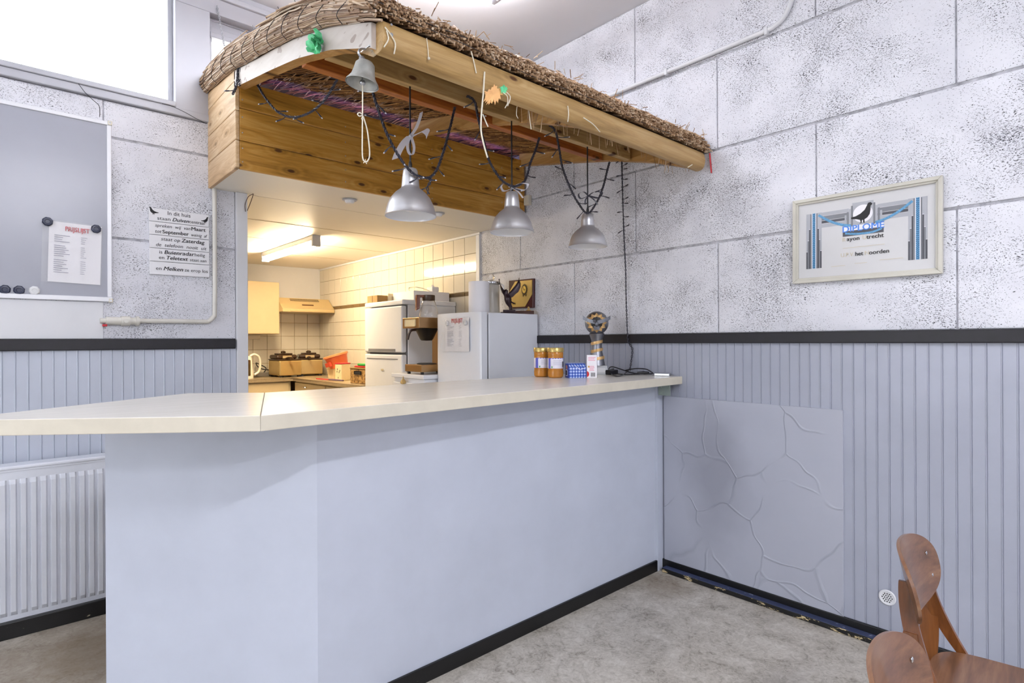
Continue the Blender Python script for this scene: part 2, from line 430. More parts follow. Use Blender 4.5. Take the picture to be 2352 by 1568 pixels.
# ------------------------------------------------------------------ room shell
XB, YA, CEIL, SOF, YEND = 2.945, 3.64, 3.42, 2.244, 6.85
LX, LY = -4.2, -5.2                                     # far sides of the hall, behind the camera
m = MB(); m.box((LX, LY, -.06), (3.15, YEND+.1, 0)); struct(m.build('floor', M['lino']))
m = MB(); m.box((LX, LY, CEIL), (3.15, YA+.2, CEIL+.08)); struct(m.build('ceiling', M['ceiling']))
m = MB(); WY0, WY1, WZ0, WZ1 = .5, 3.4, .95, 2.75           # opening for an unseen window added in the far wall as fill light
m.box((LX-.1, LY, 0), (LX, YA+.2, WZ0)); m.box((LX-.1, LY, WZ1), (LX, YA+.2, CEIL)); m.box((LX-.1, LY, WZ0), (LX, WY0, WZ1)); m.box((LX-.1, WY1, WZ0), (LX, YA+.2, WZ1)); struct(m.build('wall_far_left', M['room']))
m = MB(); m.box((LX, LY-.1, 0), (3.15, LY, CEIL)); struct(m.build('wall_rear', M['room']))

def blocks(m, rows, zs, joints, u0, u1, bev=.004):
    'boards laid in courses; local x along the wall, y up, z out (surface at z=0)'
    for k in range(len(zs)-1):
        js = sorted([u0, u1] + [j for j in joints[k] if u0 < j < u1])
        for a, b in zip(js, js[1:]):
            m.box((a+(.003 if a > u0 else 0), zs[k]+.006, -.03), (b-(.003 if b < u1 else 0), zs[k+1]-.006, 0), bev)
# right wall
m = MB(); m.box((XB+.006, LY, 0), (3.15, YEND+.1, CEIL+.02)); wr = struct(m.build('wall_right', M['joint']))
m = MB(); X = frame_at(XB, 0, 0, 'b')
zs = [1.385, 1.891, 2.400, 2.907, 3.42]
ja = [-(.535+1.055*k) for k in range(-6, 4)]; jb = [-(1.08+1.055*k) for k in range(-7, 3)]
blocks(m, None, zs, [ja, jb, ja, jb], -3.69, 5.2)
bmesh.ops.transform(m.bm, matrix=X, verts=m.bm.verts[:])
struct(m.build('wool_boards', M['wool_b'], wr))
def panelling(m, u0, u1, z0, z1, pitch=.0478, w=.0065, d=.0045):
    'v-grooved boarding; local x along, y up, z out'
    us = [(u0, 0)]; u = u0+pitch
    while u < u1-w:
        us += [(u-w*.7, 0), (u-w*.45, .0016), (u-w*.1, .0016), (u+w*.05, -d*.6), (u+w*.25, -d*.6), (u+w*.5, 0)]; u += pitch
    us.append((u1, 0))
    a = [m.bm.verts.new((x, z0, z)) for x, z in us]; b = [m.bm.verts.new((x, z1, z)) for x, z in us]
    for i in range(len(us)-1): m.bm.faces.new((a[i], a[i+1], b[i+1], b[i]))
XP = XB-.012
m = MB(); panelling(m, -3.69, 5.2, 0, 1.340)
bmesh.ops.transform(m.bm, matrix=frame_at(XP, 0, 0, 'b'), verts=m.bm.verts[:])
struct(m.build('wall_right_panelling', M['panel_dimmed']))
m = MB(); m.box((XP-.010, .960, .058), (XP+.002, 1.925, 1.021), .002); struct(m.build('wall_right_patch', M['patch']))
m = MB(); m.box((XP-.018, LY, 1.334), (XB+.004, 3.67, 1.389), .004); struct(m.build('trim_1', M['rail']))
m = MB(); m.box((XP-.014, LY, 0), (XP+.002, 1.94, .059), .003); struct(m.build('baseboard_right', M['black_base']))
m = MB(); m.box((2.873, LY, 0), (XP-.012, 1.91, .026), .003)
pl = m.build('baseboard_right_plinth', [M['plinth'], M['plinth_edge']])
for f in pl.data.polygons:
    if f.normal.x < -.5: f.material_index = 1
struct(pl)
# back wall
m = MB()
m.box((LX, YA+.006, 0), (1.048, YA+.16, 2.62)); m.box((LX, YA+.006, 3.34), (3.15, YA+.16, CEIL+.02))
m.box((1.048, YA+.006, 2.30), (3.15, YA+.16, 2.62)); m.box((2.35, YA+.006, 2.62), (3.15, YA+.16, 3.34))
wl = struct(m.build('wall_back', M['joint']))
m = MB(); zs = [1.366, 1.903, 2.429, 2.622]
blocks(m, None, zs, [[-.6, -1.66, -2.7], [-.08, -1.14, -2.2], [.405, -.65, -1.7, -2.76]], LX, 1.046)
bmesh.ops.transform(m.bm, matrix=frame_at(0, YA, 0, 'a'), verts=m.bm.verts[:]); struct(m.build('wool_boards', M['wool_a'], wl))
m = MB(); m.box((LX, YA-.006, 1.3725), (.40, YA, 1.562), .001); struct(m.build('smooth_strip', M['smooth_white'], wl))
m = MB(); panelling(m, LX, 1.046, 0, 1.325); bmesh.ops.transform(m.bm, matrix=frame_at(0, YA-.010, 0, 'a'), verts=m.bm.verts[:])
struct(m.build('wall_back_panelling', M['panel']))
m = MB(); m.box((LX, YA-.028, 1.314), (1.040, YA+.004, 1.371), .004); struct(m.build('trim_2', M['rail']))
m = MB(); m.box((LX, 3.478, 0), (1.0, YA, .075), .003); struct(m.build('baseboard_back', M['black_base']))
m = MB(); m.box((1.048, YA-.02, 0), (1.112, YA+.16, SOF), .003); struct(m.build('trim_3', M['smooth_white']))
# windows
def window(n, x0, x1, z0, z1, fw, sash):
    w_ = thing(f'window_{n}', '', ''); del w_['label']; del w_['category']; struct(w_)
    m = MB()
    for a, b in (((x0, z0), (x1, z0+fw)), ((x0, z1-fw), (x1, z1)), ((x0, z0), (x0+fw, z1)), ((x1-fw, z0), (x1, z1))):
        m.box((a[0], YA+.05, a[1]), (b[0], YA+.12, b[1]), .003)
    if sash:
        for k, (d, q) in enumerate(((.0, .040), (.041, .034), (.076, .030))):
            m.box((x0+fw, YA+.055-.012*k, z1-fw-d-q), (x1-fw, YA+.10, z1-fw-d), .003)
        m.box((x0+fw, YA+.05, z0+fw), (x0+fw+.012, YA+.10, z1-fw), .002); 
    struct(m.build('window_frame', M['frame_white'], w_))
    m = MB(); m.box((x0+fw, YA+.082, z0+fw), (x1-fw, YA+.086, z1-fw)); struct(m.build('window_glass', M['pane'], w_))
w3 = thing('window_3', '', ''); del w3['label']; del w3['category']; struct(w3)  # added out of view for soft daylight on the right wall and under the canopy
m = MB()
for k in range(6): y = WY0 + (WY1-WY0)*k/5; m.box((LX-.08, y-.03, WZ0), (LX-.02, y+.03, WZ1), .003)
m.box((LX-.08, WY0, WZ0), (LX-.02, WY1, WZ0+.05), .003); m.box((LX-.08, WY0, WZ1-.05), (LX-.02, WY1, WZ1), .003); struct(m.build('window_frame', M['frame_white'], w3))
m = MB(); m.box((LX-.055, WY0, WZ0), (LX-.05, WY1, WZ1)); struct(m.build('window_glass', M['pane'], w3))
window(1, -3.6, .735, 2.66, 3.34, .025, False)
window(2, .913, 2.35, 2.66, 3.262, .012, True)
m = MB(); m.box((LX, YA-.02, 2.622), (.905, YA+.16, 2.663), .004); m.box((LX, YA-.03, 2.663), (.735, YA+.06, 2.690), .004)
struct(m.build('trim_4', M['frame_white']))
m = MB(); m.box((.735, YA-.012, 2.66), (.913, YA+.12, 3.262), .003)
m.box((.735, YA-.012, 3.262), (3.0, YA+.12, 3.352), .003); m.box((-3.6, YA-.012, 3.335), (.7345, YA+.12, 3.352), .003)
m.box((-3.6, YA-.030, 3.352), (XB, YA+.005, 3.385), .006); m.box((-3.6, YA-.012, 3.385), (XB, YA+.005, 3.42), .002)
struct(m.build('trim_5', M['frame_white']))
m = MB(); m.box((LX, YA-.012, 2.65), (-3.6, YA+.14, 3.42)); struct(m.build('wall_back_pier', M['smooth_white']))
# kitchen beyond the hatch
m = MB(); m.box((-.3, YA+.008, SOF), (3.15, YEND+.1, SOF+.05))
kc = m.build('ceiling_kitchen', M['kitchen_ceiling']); struct(kc)
m = MB()
for y in (4.35, 5.1, 5.85): m.box((-.3, y, SOF-.0015), (XB, y+.004, SOF+.001))
struct(m.build('ceiling_joints', M['grout'], kc))
m = MB(); m.box((-.3, YEND, 0), (3.0, YEND+.1, SOF+.02)); ke = struct(m.build('wall_kitchen_end', M['grout']))
m = MB(); m.box((-.4, YA+.1, 0), (-.3, YEND+.1, SOF+.02)); struct(m.build('wall_kitchen_left', M['room']))
m = MB(); m.box((-.3, YEND-.03, 1.80), (XB, YEND+.01, SOF), .002); struct(m.build('wall_kitchen_plaster', M['smooth_white']))
P_ = .158
m = MB()
for i in range(21):
    for j in range(6):
        z = 1.104 + P_*(j-1); x1 = XB-.004 - i*P_
        if z > 1.8: continue
        m.box((x1-P_+.004, YEND-.006, z+.004), (x1, YEND+.002, z+P_), .0012, seg=1)
struct(m.build('wall_tiles', M['tile'], ke))
m = MB(); mbr = MB()
kr = MB(); kr.box((XB-.002, 3.70, 0), (XB+.006, YEND, SOF)); kr = struct(kr.build('wall_kitchen_right', M['grout']))
for i in range(20):
    y0 = 3.719 + i*P_
    for z0, z1 in ((.79, .946), (.946, 1.104), (1.104, 1.262), (1.262, 1.42), (1.42, 1.578), (1.578, 1.732), (1.765, 1.921), (1.921, 2.080), (2.080, 2.236)):
        m.box((XB-.010, y0+.002, z0+.003), (XB, y0+P_-.002, z1), .0012, seg=1)
    mbr.box((XB-.010, y0+.003, 1.735), (XB, y0+P_-.003, 1.762), .001, seg=1)
struct(m.build('wall_tiles', M['tile'], kr)); struct(mbr.build('border_tiles', M['brown_tile'], kr))
m = MB(); m.box((XB-.016, 3.672, 1.39), (XB+.006, 3.716, SOF), .002); struct(m.build('trim_6', M['smooth_white']))
m = MB(); m.box((XB-.022, 3.66, SOF-.020), (XB, YEND, SOF), .005); struct(m.build('trim_7', M['smooth_white']))
m = MB(); m.box((1.05, YA+.02, 0), (XB, YA+.03, .02)); struct(m.build('trim_8', M['dark_gap']))

# ceiling light fixtures of the hall
fx = None
for i, (tx, ty, tp, tu) in enumerate(TUBES):
    lb = ['fluorescent ceiling fixture right above the thatched canopy', 'fluorescent ceiling fixture over the floor in front of the bar', 'fluorescent ceiling fixture opposite the whiteboard',
          'fluorescent ceiling fixture in the middle of the left half of the hall', 'fluorescent ceiling fixture at the rear beside the right wall'][i]
    if fx is None:
        fx = thing('ceiling_light', lb, 'ceiling light', (tx, ty, CEIL), group='fluorescent fixtures of the hall')
        m = MB(); m.box((-.66, -.045, -.155), (.66, .045, -.130), .006)
        for k in (-.5, .5): m.tube([(k, 0, -.14), (k, 0, 0)], .006, 8)
        m.build('housing', M['frame_white'], fx)
        for k in (-.03, .03):
            m = MB(); m.tube([(-.62, k, -.165), (.62, k, -.165)], .010, 10); m.build('tube', M['tube_cool'], fx, True)
    else:
        c = copy_tree(fx); c.location = (tx, ty, CEIL); c['label'] = lb

# ------------------------------------------------------------------ the bar counter
PL, PC, PR = (.263, 2.358), (.815, 1.925), (2.862, 1.943)
ct = thing('bar_counter', 'pale grey painted bar counter with a bent front and a black strip at its foot', 'counter', (1.6, 2.1, 0))
loc = Vector((1.6, 2.1, 0))
def L2(p): return (p[0]-loc.x, p[1]-loc.y)
def off(p, q, d):
    v = Vector((q[0]-p[0], q[1]-p[1])).normalized(); n = Vector((-v.y, v.x)); return n*d
def slab_panel(p, q, t, z0, z1, bev=.002):
    n = off(p, q, t); m = MB()
    m.prism([L2(p), L2(q), L2((q[0]+n.x, q[1]+n.y)), L2((p[0]+n.x, p[1]+n.y))], z0, z1, bev=bev); return m
slab_panel(PC, PR, .018, 0, 1.098).build('front_panel', M['panel'], ct)
slab_panel(PL, PC, .018, 0, 1.098).build('side_panel', M['panel'], ct)
slab_panel((PR[0]+.002, PR[1]-.014), (2.930, 1.936), .02, 0, 1.098).build('end_post', M['panel'], ct)
slab_panel((PC[0]-.02, PC[1]-.012), (PR[0], PR[1]-.012), .012, 0, .064).build('foot_strip', M['black_base'], ct)
m = MB(); m.prism([L2(p) for p in ((.30, 2.36), (.83, 1.96), (2.9, 1.97), (2.9, 1.99), (.84, 1.985), (.32, 2.375))], .9, 1.09); m.build('top_rail', M['panel'], ct)
m = MB(); m.box((2.2-loc.x, 1.97-loc.y, .0), (2.22-loc.x, 2.40-loc.y, 1.09)); m.box((1.0-loc.x, 1.97-loc.y, .0), (1.02-loc.x, 2.38-loc.y, 1.09)); m.box((.86-loc.x, 1.97-loc.y, .5), (2.9-loc.x, 2.38-loc.y, .52)); m.build('inner_shelving', M['panel'], ct)
ZT, ZB = 1.143, 1.0985
tp = thing('countertop', 'cream laminate countertop mitred in two pieces on the grey bar', 'countertop', (1.6, 2.1, ZB))
for nm, poly in (('straight_slab', [(.5467, 1.6763), (2.932, 1.806), (2.932, 2.44), (.8118, 2.436)]), ('angled_slab', [(.5461, 1.6768), (.8111, 2.4365), (.575, 2.636), (-.13, 2.19)])):
    m = MB(); m.prism([L2(p) for p in poly], 0, ZT-ZB, bev=.0025)
    o = m.build(nm, [M['laminate'], M['lam_edge']], tp)
    for f in o.data.polygons:
        if abs(f.normal.z) < .5: f.material_index = 1
m = MB(); m.box((2.868-loc.x, 1.845-loc.y, -.068), (2.872-loc.x, 1.925-loc.y, 0), .001); m.box((2.868-loc.x, 1.845-loc.y, -.004), (2.925-loc.x, 1.925-loc.y, 0), .001)
for a, b in ((1.862, -.02), (1.905, -.02), (1.905, -.052)): m.ball((2.868-loc.x, a-loc.y, b), .004, u=8, v=6)
m.build('angle_bracket', plain('galvanised_plate', 'A9B5AA', .35, .7), tp)
dv = Vector((PC[0]-PL[0], PC[1]-PL[1])).normalized(); nv = Vector((dv.y, -dv.x)); q0 = Vector(PL)+dv*.014-Vector((loc.x, loc.y)); q1 = q0+dv*.024
m = MB(); m.prism([tuple(q0), tuple(q1), tuple(q1+nv*.016), tuple(q0+nv*.016)], -.030, 0, bev=.002); c_ = (q0+q1)/2+nv*.0165; m.ball((c_.x, c_.y, -.014), .004, u=8, v=6); m.build('corner_block', M['smooth_white'], tp)

# ------------------------------------------------------------------ thatched canopy
XL, XR, YF = .905, 2.905, 3.12
ARCH = [(1.60, 2.262), (1.66, 2.293), (1.82, 2.352), (1.985, 2.412), (2.15, 2.457), (2.31, 2.500), (2.61, 2.560), (2.98, 2.628), (3.14, 2.660), (3.64, 2.70)]
def zb(y):
    for (a, za), (b, zc) in zip(ARCH, ARCH[1:]):
        if y <= b: return za + (zc-za)*(y-a)/(b-a)
    return ARCH[-1][1]
RH = .085
cn = thing('thatched_canopy', 'thatched wooden canopy with pine fascia boards built over the bar', 'canopy', (1.9, 2.6, SOF))
O = Vector((1.9, 2.6, SOF))
def cbuild(m, name, mats, smooth=False, parent=None):
    bmesh.ops.translate(m.bm, vec=-O, verts=m.bm.verts[:]); return m.build(name, mats, parent or cn, smooth)
m = MB()
for a, b in ((SOF-.003, 2.388), (2.388, 2.555), (2.555, 2.697)): m.box((XL+.0165, YF, a+.0015), (XR+.02, YF+.02, b-.0015), .0035)
fa = cbuild(m, 'fascia', M['pine_x'])
for xx in (.935, 1.5, 2.1, 2.7):
    for zz in (2.28, 2.35, 2.43, 2.51, 2.60): m = MB(); m.ball((xx, YF-.0005, zz), .0035, u=8, v=5, sc=(1, .4, 1)); cbuild(m, 'nail', M['steel'], True, fa)
m = MB()
for a, b in ((SOF-.003, 2.388), (2.388, 2.540), (2.540, 2.693), (2.693, 2.795)): m.box((XL-.004, YF, a+.0015), (XL+.016, YA, b-.0015), .0035)
cbuild(m, 'side_boards', M['pine_y'])
m = MB(); m.box((XL+.016, YF+.02, SOF), (XR+.03, YA, SOF+.012), .001); cbuild(m, 'soffit', M['kitchen_ceiling'])
for lo, hi in (((XL+.017, YF+.021, SOF+.012), (XL+.06, YF+.06, 2.68)), ((XR-.04, YF+.021, SOF+.012), (XR, YF+.06, 2.68)), ((XL+.017, YA-.03, SOF+.012), (XL+.05, YA-.001, 2.74))):
    m = MB(); m.box(lo, hi); cbuild(m, 'corner_post', M['purlin_x'])
def rafter(x0, x1, y0=1.685, y1=3.14, h=RH):
    m = MB(); ys = [y0+(y1-y0)*i/24 for i in range(25)]
    X = Matrix(((0, 0, 1, 0), (1, 0, 0, 0), (0, 1, 0, 0), (0, 0, 0, 1)))      # local (y, z, x)
    m.prism([(y, zb(y)) for y in ys] + [(y, zb(y)+h) for y in ys[::-1]], x0, x1, X=X, bev=.002); return m
rl = cbuild(rafter(XL-.004, XL+.045), 'rafter', [M['glulam'], M['rafter_y']])
for f in rl.data.polygons:
    if f.normal.z < -.5: f.material_index = 1
cbuild(rafter(1.955, 2.0), 'rafter', M['rafter_y'])
cbuild(rafter(XR-.015, XR+.03), 'rafter', M['rafter_y'])
def pole(m, x0, x1, y, z, ry, rz):
    pr = []
    for i in range(20):
        a = 2*pi*i/20; c, s_ = cos(a), sin(a)
        pr.append((y + ry*math.copysign(abs(c)**.8, c), z + rz*math.copysign(abs(s_)**.8, s_)))
    X = Matrix(((0, 0, 1, 0), (1, 0, 0, 0), (0, 1, 0, 0), (0, 0, 0, 1))); m.prism(pr, x0, x1, X=X, bev=.004)
m = MB(); pole(m, .918, 2.892, 1.672, 2.338, .04, .052)
fb = cbuild(m, 'front_beam', M['beam_x'], 35)
for x, z, r in ((.945, 2.372, .004), (.945, 2.34, .006)):
    m = MB(); m.lathe([(0, .003), (r, .003), (r, 0)], 12, X=Matrix.Translation((x, 1.634, z)) @ Matrix.Rotation(pi/2, 4, 'X')); cbuild(m, 'screw', M['chrome'], True, fb)
m = MB(); m.box((.95, 2.115, 2.452), (2.87, 2.155, 2.53), .003); cbuild(m, 'purlin', M['beam_x'])
m = MB(); m.box((.95, 2.335, 2.502), (2.87, 2.38, 2.585), .003); cbuild(m, 'purlin', M['purlin_x'])
# thatch: a solid reed mass clothed in single reeds
def zt(y): return zb(max(1.66, y)) + RH + .004 - (max(0, 1.66-y)*.5)
def thk(y): return .075 + .030*min(1, max(0, (y-1.66)/.6))
m = MB(); ys = [1.66+(3.63-1.66)*i/30 for i in range(31)]
m.sheet([[(x, y, zt(y)+.012) for y in ys] for x in (XL-.01, 2.93)] + [[(x, y, zt(y)+thk(y)-.012) for y in ys] for x in (2.93, XL-.01)])
th = cbuild(m, 'thatch', M['reed_core']); 
def reed(m, x, y0, y1, h, r, skew=0, n=5, k=7):
    pts = []
    for i in range(k):
        f = i/(k-1); y = y0+(y1-y0)*f
        pts.append((x + skew*(f-.5) + random.uniform(-.002, .002), y, zt(y) + h(y) + random.uniform(-.002, .002)))
    m.tube(pts, [r*random.uniform(.8, 1.1)*(1-.25*i/(k-1)) for i in range(k)], n)
R = random.Random(3)
m = MB()                                                     # top and left flank
for i in range(900):
    x = XL-.045 + (2.93-XL+.05)*R.random()**1.5; y0 = R.uniform(1.62, 3.25); f = R.uniform(.86, 1.04)
    reed(m, x, y0, min(3.66, y0+R.uniform(.3, .8)), lambda y: thk(y)*f, R.uniform(.0032, .0058), R.uniform(-.03, .03))
for i in range(850):
    y0 = R.uniform(1.60, 3.40); f = R.uniform(-.02, 1.02); x = XL - .012 - .036*math.sqrt(max(0, 1-(2*abs(f-.5))**2))*R.uniform(.4, 1)
    reed(m, x, y0, min(3.68, y0+R.uniform(.2, .6)), lambda y: thk(y)*f, R.uniform(.003, .0055), R.uniform(-.01, .01))
o1 = cbuild(m, 'reed_layer', M['reed'], True, th); o1['kind'] = 'stuff'
m = MB()                                                     # underside
for i in range(2100):
    x = R.uniform(XL+.03, 2.93); y0 = R.uniform(1.66, 3.1)
    reed(m, x, y0, min(3.5, y0+R.uniform(.12, .38)), lambda y: R.uniform(-.002, .006), R.uniform(.0022, .0048), R.uniform(-.16, .06), 4, 4)
o2 = cbuild(m, 'reed_underside', M['reed_under'], True, th); o2['kind'] = 'stuff'
m = MB()                                                     # cut ends over the front beam
for i in range(4200):
    x = R.uniform(XL-.045, 2.94); f = R.random(); t_ = thk(1.66)*1.15
    z = 2.392 + f*t_ ; y = 1.628 + .05*f**1.3 + R.uniform(-.016, .02)
    r = R.uniform(.0024, .0046); dx, dz = R.uniform(-.03, .03), R.uniform(-.004, .022)
    p0, p1 = Vector((x, y, z)), Vector((x+dx, y+R.uniform(.05, .10), z+.025+dz))
    m.tube([p0, p1], r, 6)
for i in range(170):
    x = R.uniform(XL, 2.93); z = 2.40+R.uniform(.0, .09); p = Vector((x, 1.64+R.uniform(0, .03), z))
    m.tube([p, p+Vector((R.uniform(-.03, .03), R.uniform(-.04, .01), R.uniform(-.02, .03)))], R.uniform(.001, .002), 4)
for i in range(70):
    x = R.uniform(1.6, 2.9); p = Vector((x, 1.70+R.uniform(0, .06), 2.37))
    m.tube([p, p+Vector((R.uniform(-.03, .03), R.uniform(-.03, .03), -R.uniform(.06, .13)))], R.uniform(.0008, .0016), 4)
o3 = cbuild(m, 'cut_reed_ends', M['reed_end'], True, th); o3['kind'] = 'stuff'
for q in (o1, o2, o3): q.location = (0, 0, 0)
m = MB()                                                     # binding wire along flank and front edge
m.tube(smooth_path([(x, 1.622+.004*sin(x*9), 2.398+.004*sin(x*7)) for x in [XL-.04+i*.1 for i in range(21)]], 3), .0013, 5)
m.tube(smooth_path([(x, 1.632, 2.43+.006*sin(x*11)) for x in [XL-.05+i*.08 for i in range(6)]], 3), .0013, 5)
for y in [1.75+.17*i for i in range(11)]:
    t0 = thk(y); m.tube(smooth_path([(XL+.08, y-.02, zt(y)+t0*1.06), (XL-.02, y, zt(y)+t0*1.02), (XL-.056, y+.04, zt(y)+t0*.6), (XL-.05, y+.09, zt(y+.09)+t0*.1), (XL-.02, y+.11, zt(y+.1)-.006)], 4), .0014, 5)
    m.tube([(XL-.02, y, zt(y)+t0*1.02), (XL-.03+R.uniform(-.01, .01), y-.006, zt(y)+t0+.03)], .0013, 5)
cbuild(m, 'binding_wire', M['cord_black'], True, th).location = (0, 0, 0)
def tie(pts, r=.0022): 
    m = MB(); m.tube(smooth_path(pts, 4), r, 6); return cbuild(m, 'tie_string', M['cord_white'], True)
YT = 1.626
def fp(u, v, y=YT): return tuple(at(u, v, 'y', y))
tie([fp(884, 62), fp(896, 78), fp(908, 100), fp(905, 124)]); tie([fp(888, 70), fp(892, 90), fp(882, 108)])
tie([fp(980, 88), fp(983, 112), fp(984, 130)], .0014); tie([fp(1082, 118), fp(1088, 140), fp(1094, 168)]); tie([fp(1304, 243), fp(1306, 262), fp(1304, 280)])
tie([fp(1340, 270), fp(1362, 285), fp(1378, 303)]); tie([fp(1214, 250, 1.7), fp(1217, 275, 1.7), fp(1220, 297, 1.7)], .0016); tie([fp(1188, 244, 1.7), fp(1186, 262, 1.7), fp(1190, 272, 1.7)], .0014)
tie([fp(1158, 208), fp(1172, 222), fp(1166, 243)]); tie([fp(1580, 384, 1.64), fp(1590, 378, 1.64)], .0025)
tie([fp(1113, 165), fp(1110, 215), fp(1106, 260), fp(1105, 300), fp(1112, 335), fp(1120, 362)], .0030); tie([fp(1109, 262), fp(1116, 280), fp(1121, 291)], .0025)
m = MB(); m.ball(fp(985, 134), .005, u=10, v=8); cbuild(m, 'pull_bead', M['socket'], True)
# purple rope light lying behind the top of the fascia
m = MB(); m.tube([(XL+.07, 3.152, 2.684), (XR-.05, 3.152, 2.684)], .006, 8)
cbuild(m, 'rope_light', emit('lit_purple_rope', '8A5CFF', 2.0), True)
area_light('rope_light_glow', (1.9, 3.150, 2.692), 1.7, .012, 1.0, (.24, .14, 1.0), (rad(165), 0, 0))
# ------------------------------------------------------------------ pendant lamps, bell, string lights
def pendant(x, y, ztop, zcap, zrim, label):
    t = thing('pendant_lamp', label, 'pendant lamp', (x, y, zrim), group='aluminium pendants over the bar')
    h = zcap-zrim; R0 = .109
    out = [(R0+.003, .002), (R0, .008), (R0*.97, .022), (R0*.90, .050), (R0*.78, .078), (R0*.60, .101), (R0*.44, .115), (.040, .122), (.0385, .130), (.036, .16), (.031, .197), (.026, .205), (.006, .207)]
    k = h/.207; out = [(r, z*k) for r, z in out]
    inn = [(r-.0022, z-.0015) for r, z in out[1:8]]
    m = MB(); m.lathe(out+[(.006, h-.004)]+inn[::-1]+[(R0-.0005, .0005)], 48, close=True); m.build('shade', M['alu'], t, 50)
    m = MB(); m.lathe([(r-.0006, z-.0012) for r, z in inn], 48); m.build('inner_lining', M['lamp_inside'], t, True)
    m = MB(); m.lathe([(.014, h*.62), (.016, h*.5), (.03, h*.36), (.034, h*.24), (.026, h*.13), (0, h*.09)], 20); m.build('bulb', M['lamp_inside'], t, True)
    m = MB(); m.tube([(0, 0, h-.003), (0, 0, ztop-zrim)], .0038, 8); m.lathe([(.008, h-.003), (.008, h+.018), (.0055, h+.03)], 12); m.build('cord', M['cord_black'], t, True)
    return t
YL = 2.135
pendant(1.325, YL, 2.452, 2.098, 1.890, 'aluminium pendant lamp nearest the bell, with a sheer bow tied on its cord')
pendant(1.914, YL, 2.452, 2.098, 1.892, 'middle aluminium pendant lamp, between the bow lamp and the one by the white wall')
pendant(2.492, YL, 2.452, 2.075, 1.883, 'aluminium pendant lamp hanging closest to the right wall')

bx, by = .886, 1.72
t = thing('hanging_bell', 'pewter grey hanging bell with a looped white pull cord under the canopy corner', 'bell', (bx, by, 2.194))
m = MB(); m.lathe([(.054, -.002), (.052, .004), (.046, .012), (.039, .024), (.034, .045), (.031, .064), (.024, .072), (.010, .076), (0, .077), (0, .073), (.022, .068), (.028, .060), (.031, .043), (.036, .022), (.043, .010), (.050, .001)], 40, close=False)
m.build('bell_cup', M['bell_metal'], t, True, rot=(rad(4), rad(8), 0))
m = MB(); m.lathe([(.0305, .058), (.0335, .043), (.0385, .022), (.0455, .010), (.0505, .0015)], 32); m.build('bell_inside', M['bell_dark'], t, True, rot=(rad(4), rad(8), 0))  # inner lining in a darker metal colour than the cup
m = MB(); m.tube([(.0, 0, .06), (.001, 0, .012)], .003, 8); m.ball((.002, 0, .004), .010); m.build('clapper', M['steel'], t, True)
m = MB(); m.lathe([(.010, .074), (.010, .084), (.005, .090)], 14); m.tube(smooth_path([(0, 0, .084), (-.010, 0, .093), (-.011, 0, .104), (-.002, 0, .113), (.014, 0, .118)], 5), .0045, 8, flat=.8); m.box((.010, -.030, .1165), (.058, .030, .1205), .001); m.build('bracket', M['steel'], t, True)
m = MB(); m.tube([(.002, 0, 0), (.001, 0, -.10)], .0022, 6)
m.tube(smooth_path([(.001, 0, -.10), (.000, 0, -.16), (.0, 0, -.235), (.008, .0, -.252), (.020, 0, -.246), (.026, 0, -.22), (.018, 0, -.15), (.003, 0, -.105)], 5), .0022, 6)
m.tube(smooth_path([(.001, -.002, -.103), (-.010, -.003, -.098), (-.018, -.003, -.104), (-.012, -.003, -.110), (0, -.003, -.105), (-.004, -.003, -.118)], 4), .002, 6)
for a in range(5): m.tube([(.010, 0, -.252), (.010+.009*cos(a*1.3), .004*sin(a), -.252+.009*sin(a*1.3))], .0013, 5)
m.build('pull_cord', M['cord_white'], t, True)

def twist(m, path, r=.0036, amp=.0042, pitch=.05, strands=3):
    P = smooth_path(path, 10); acc = [0]
    for a, b in zip(P, P[1:]): acc.append(acc[-1] + (b-a).length)
    for k in range(strands):
        pts = []
        for i, p in enumerate(P):
            d = (P[min(i+1, len(P)-1)] - P[max(i-1, 0)]).normalized(); n = d.orthogonal().normalized(); b = d.cross(n)
            a = acc[i]/pitch*2*pi + k*2*pi/strands; pts.append(p + (n*cos(a) + b*sin(a))*amp)
        m.tube(pts, r*.75, 6)
    return P
sl = thing('string_lights', 'dark twisted string of small lights swagged under the canopy and hung down the right wall', 'string lights', tuple(at(548, 150, 'y', 3.06)))
so = sl.location.copy()
Rs = random.Random(11)
def stem(p, d, L=.05):
    m = MB(); d = Vector(d).normalized(); side = d.orthogonal().normalized()*.012
    m.tube(smooth_path([(0, 0, 0), d*L*.4+side*.6, d*L*.8+side*.3, d*L], 3), .0021, 5)
    m.tube([d*L*.55+side*.5, d*L*.85+side*.25, d*L*1.02], [.0028, .0038, .0030], 6)
    m.tube([d*L*1.02, d*L*1.14], [.0032, .0020], 6, mi=1)
    o = m.build('bulb_stem', [M['string_light'], M['bulb_tip']], sl, True); o.location = Vector(p)-so
def swag(pts, nb, skip=.05, strands=3):
    m = MB(); P = twist(m, pts, strands=strands)
    bmesh.ops.translate(m.bm, vec=-so, verts=m.bm.verts[:]); m.build('cable', M['string_light'], sl, True)
    for k in range(nb):
        i = int((skip + (1-2*skip)*(k+.5)/nb)*(len(P)-1)); tng = (P[min(i+1, len(P)-1)]-P[i-1]).normalized()
        sd = RT if k % 2 else -RT
        stem(P[i], sd*Rs.uniform(.5, 1) + Vector((0, 0, -1))*Rs.uniform(.1, .8) + tng*Rs.uniform(-.5, .5) - FW*Rs.uniform(0, .3), Rs.uniform(.042, .062))
def pp(*q): return [tuple(at(u, v, 'y', y)) for u, v, y in q]
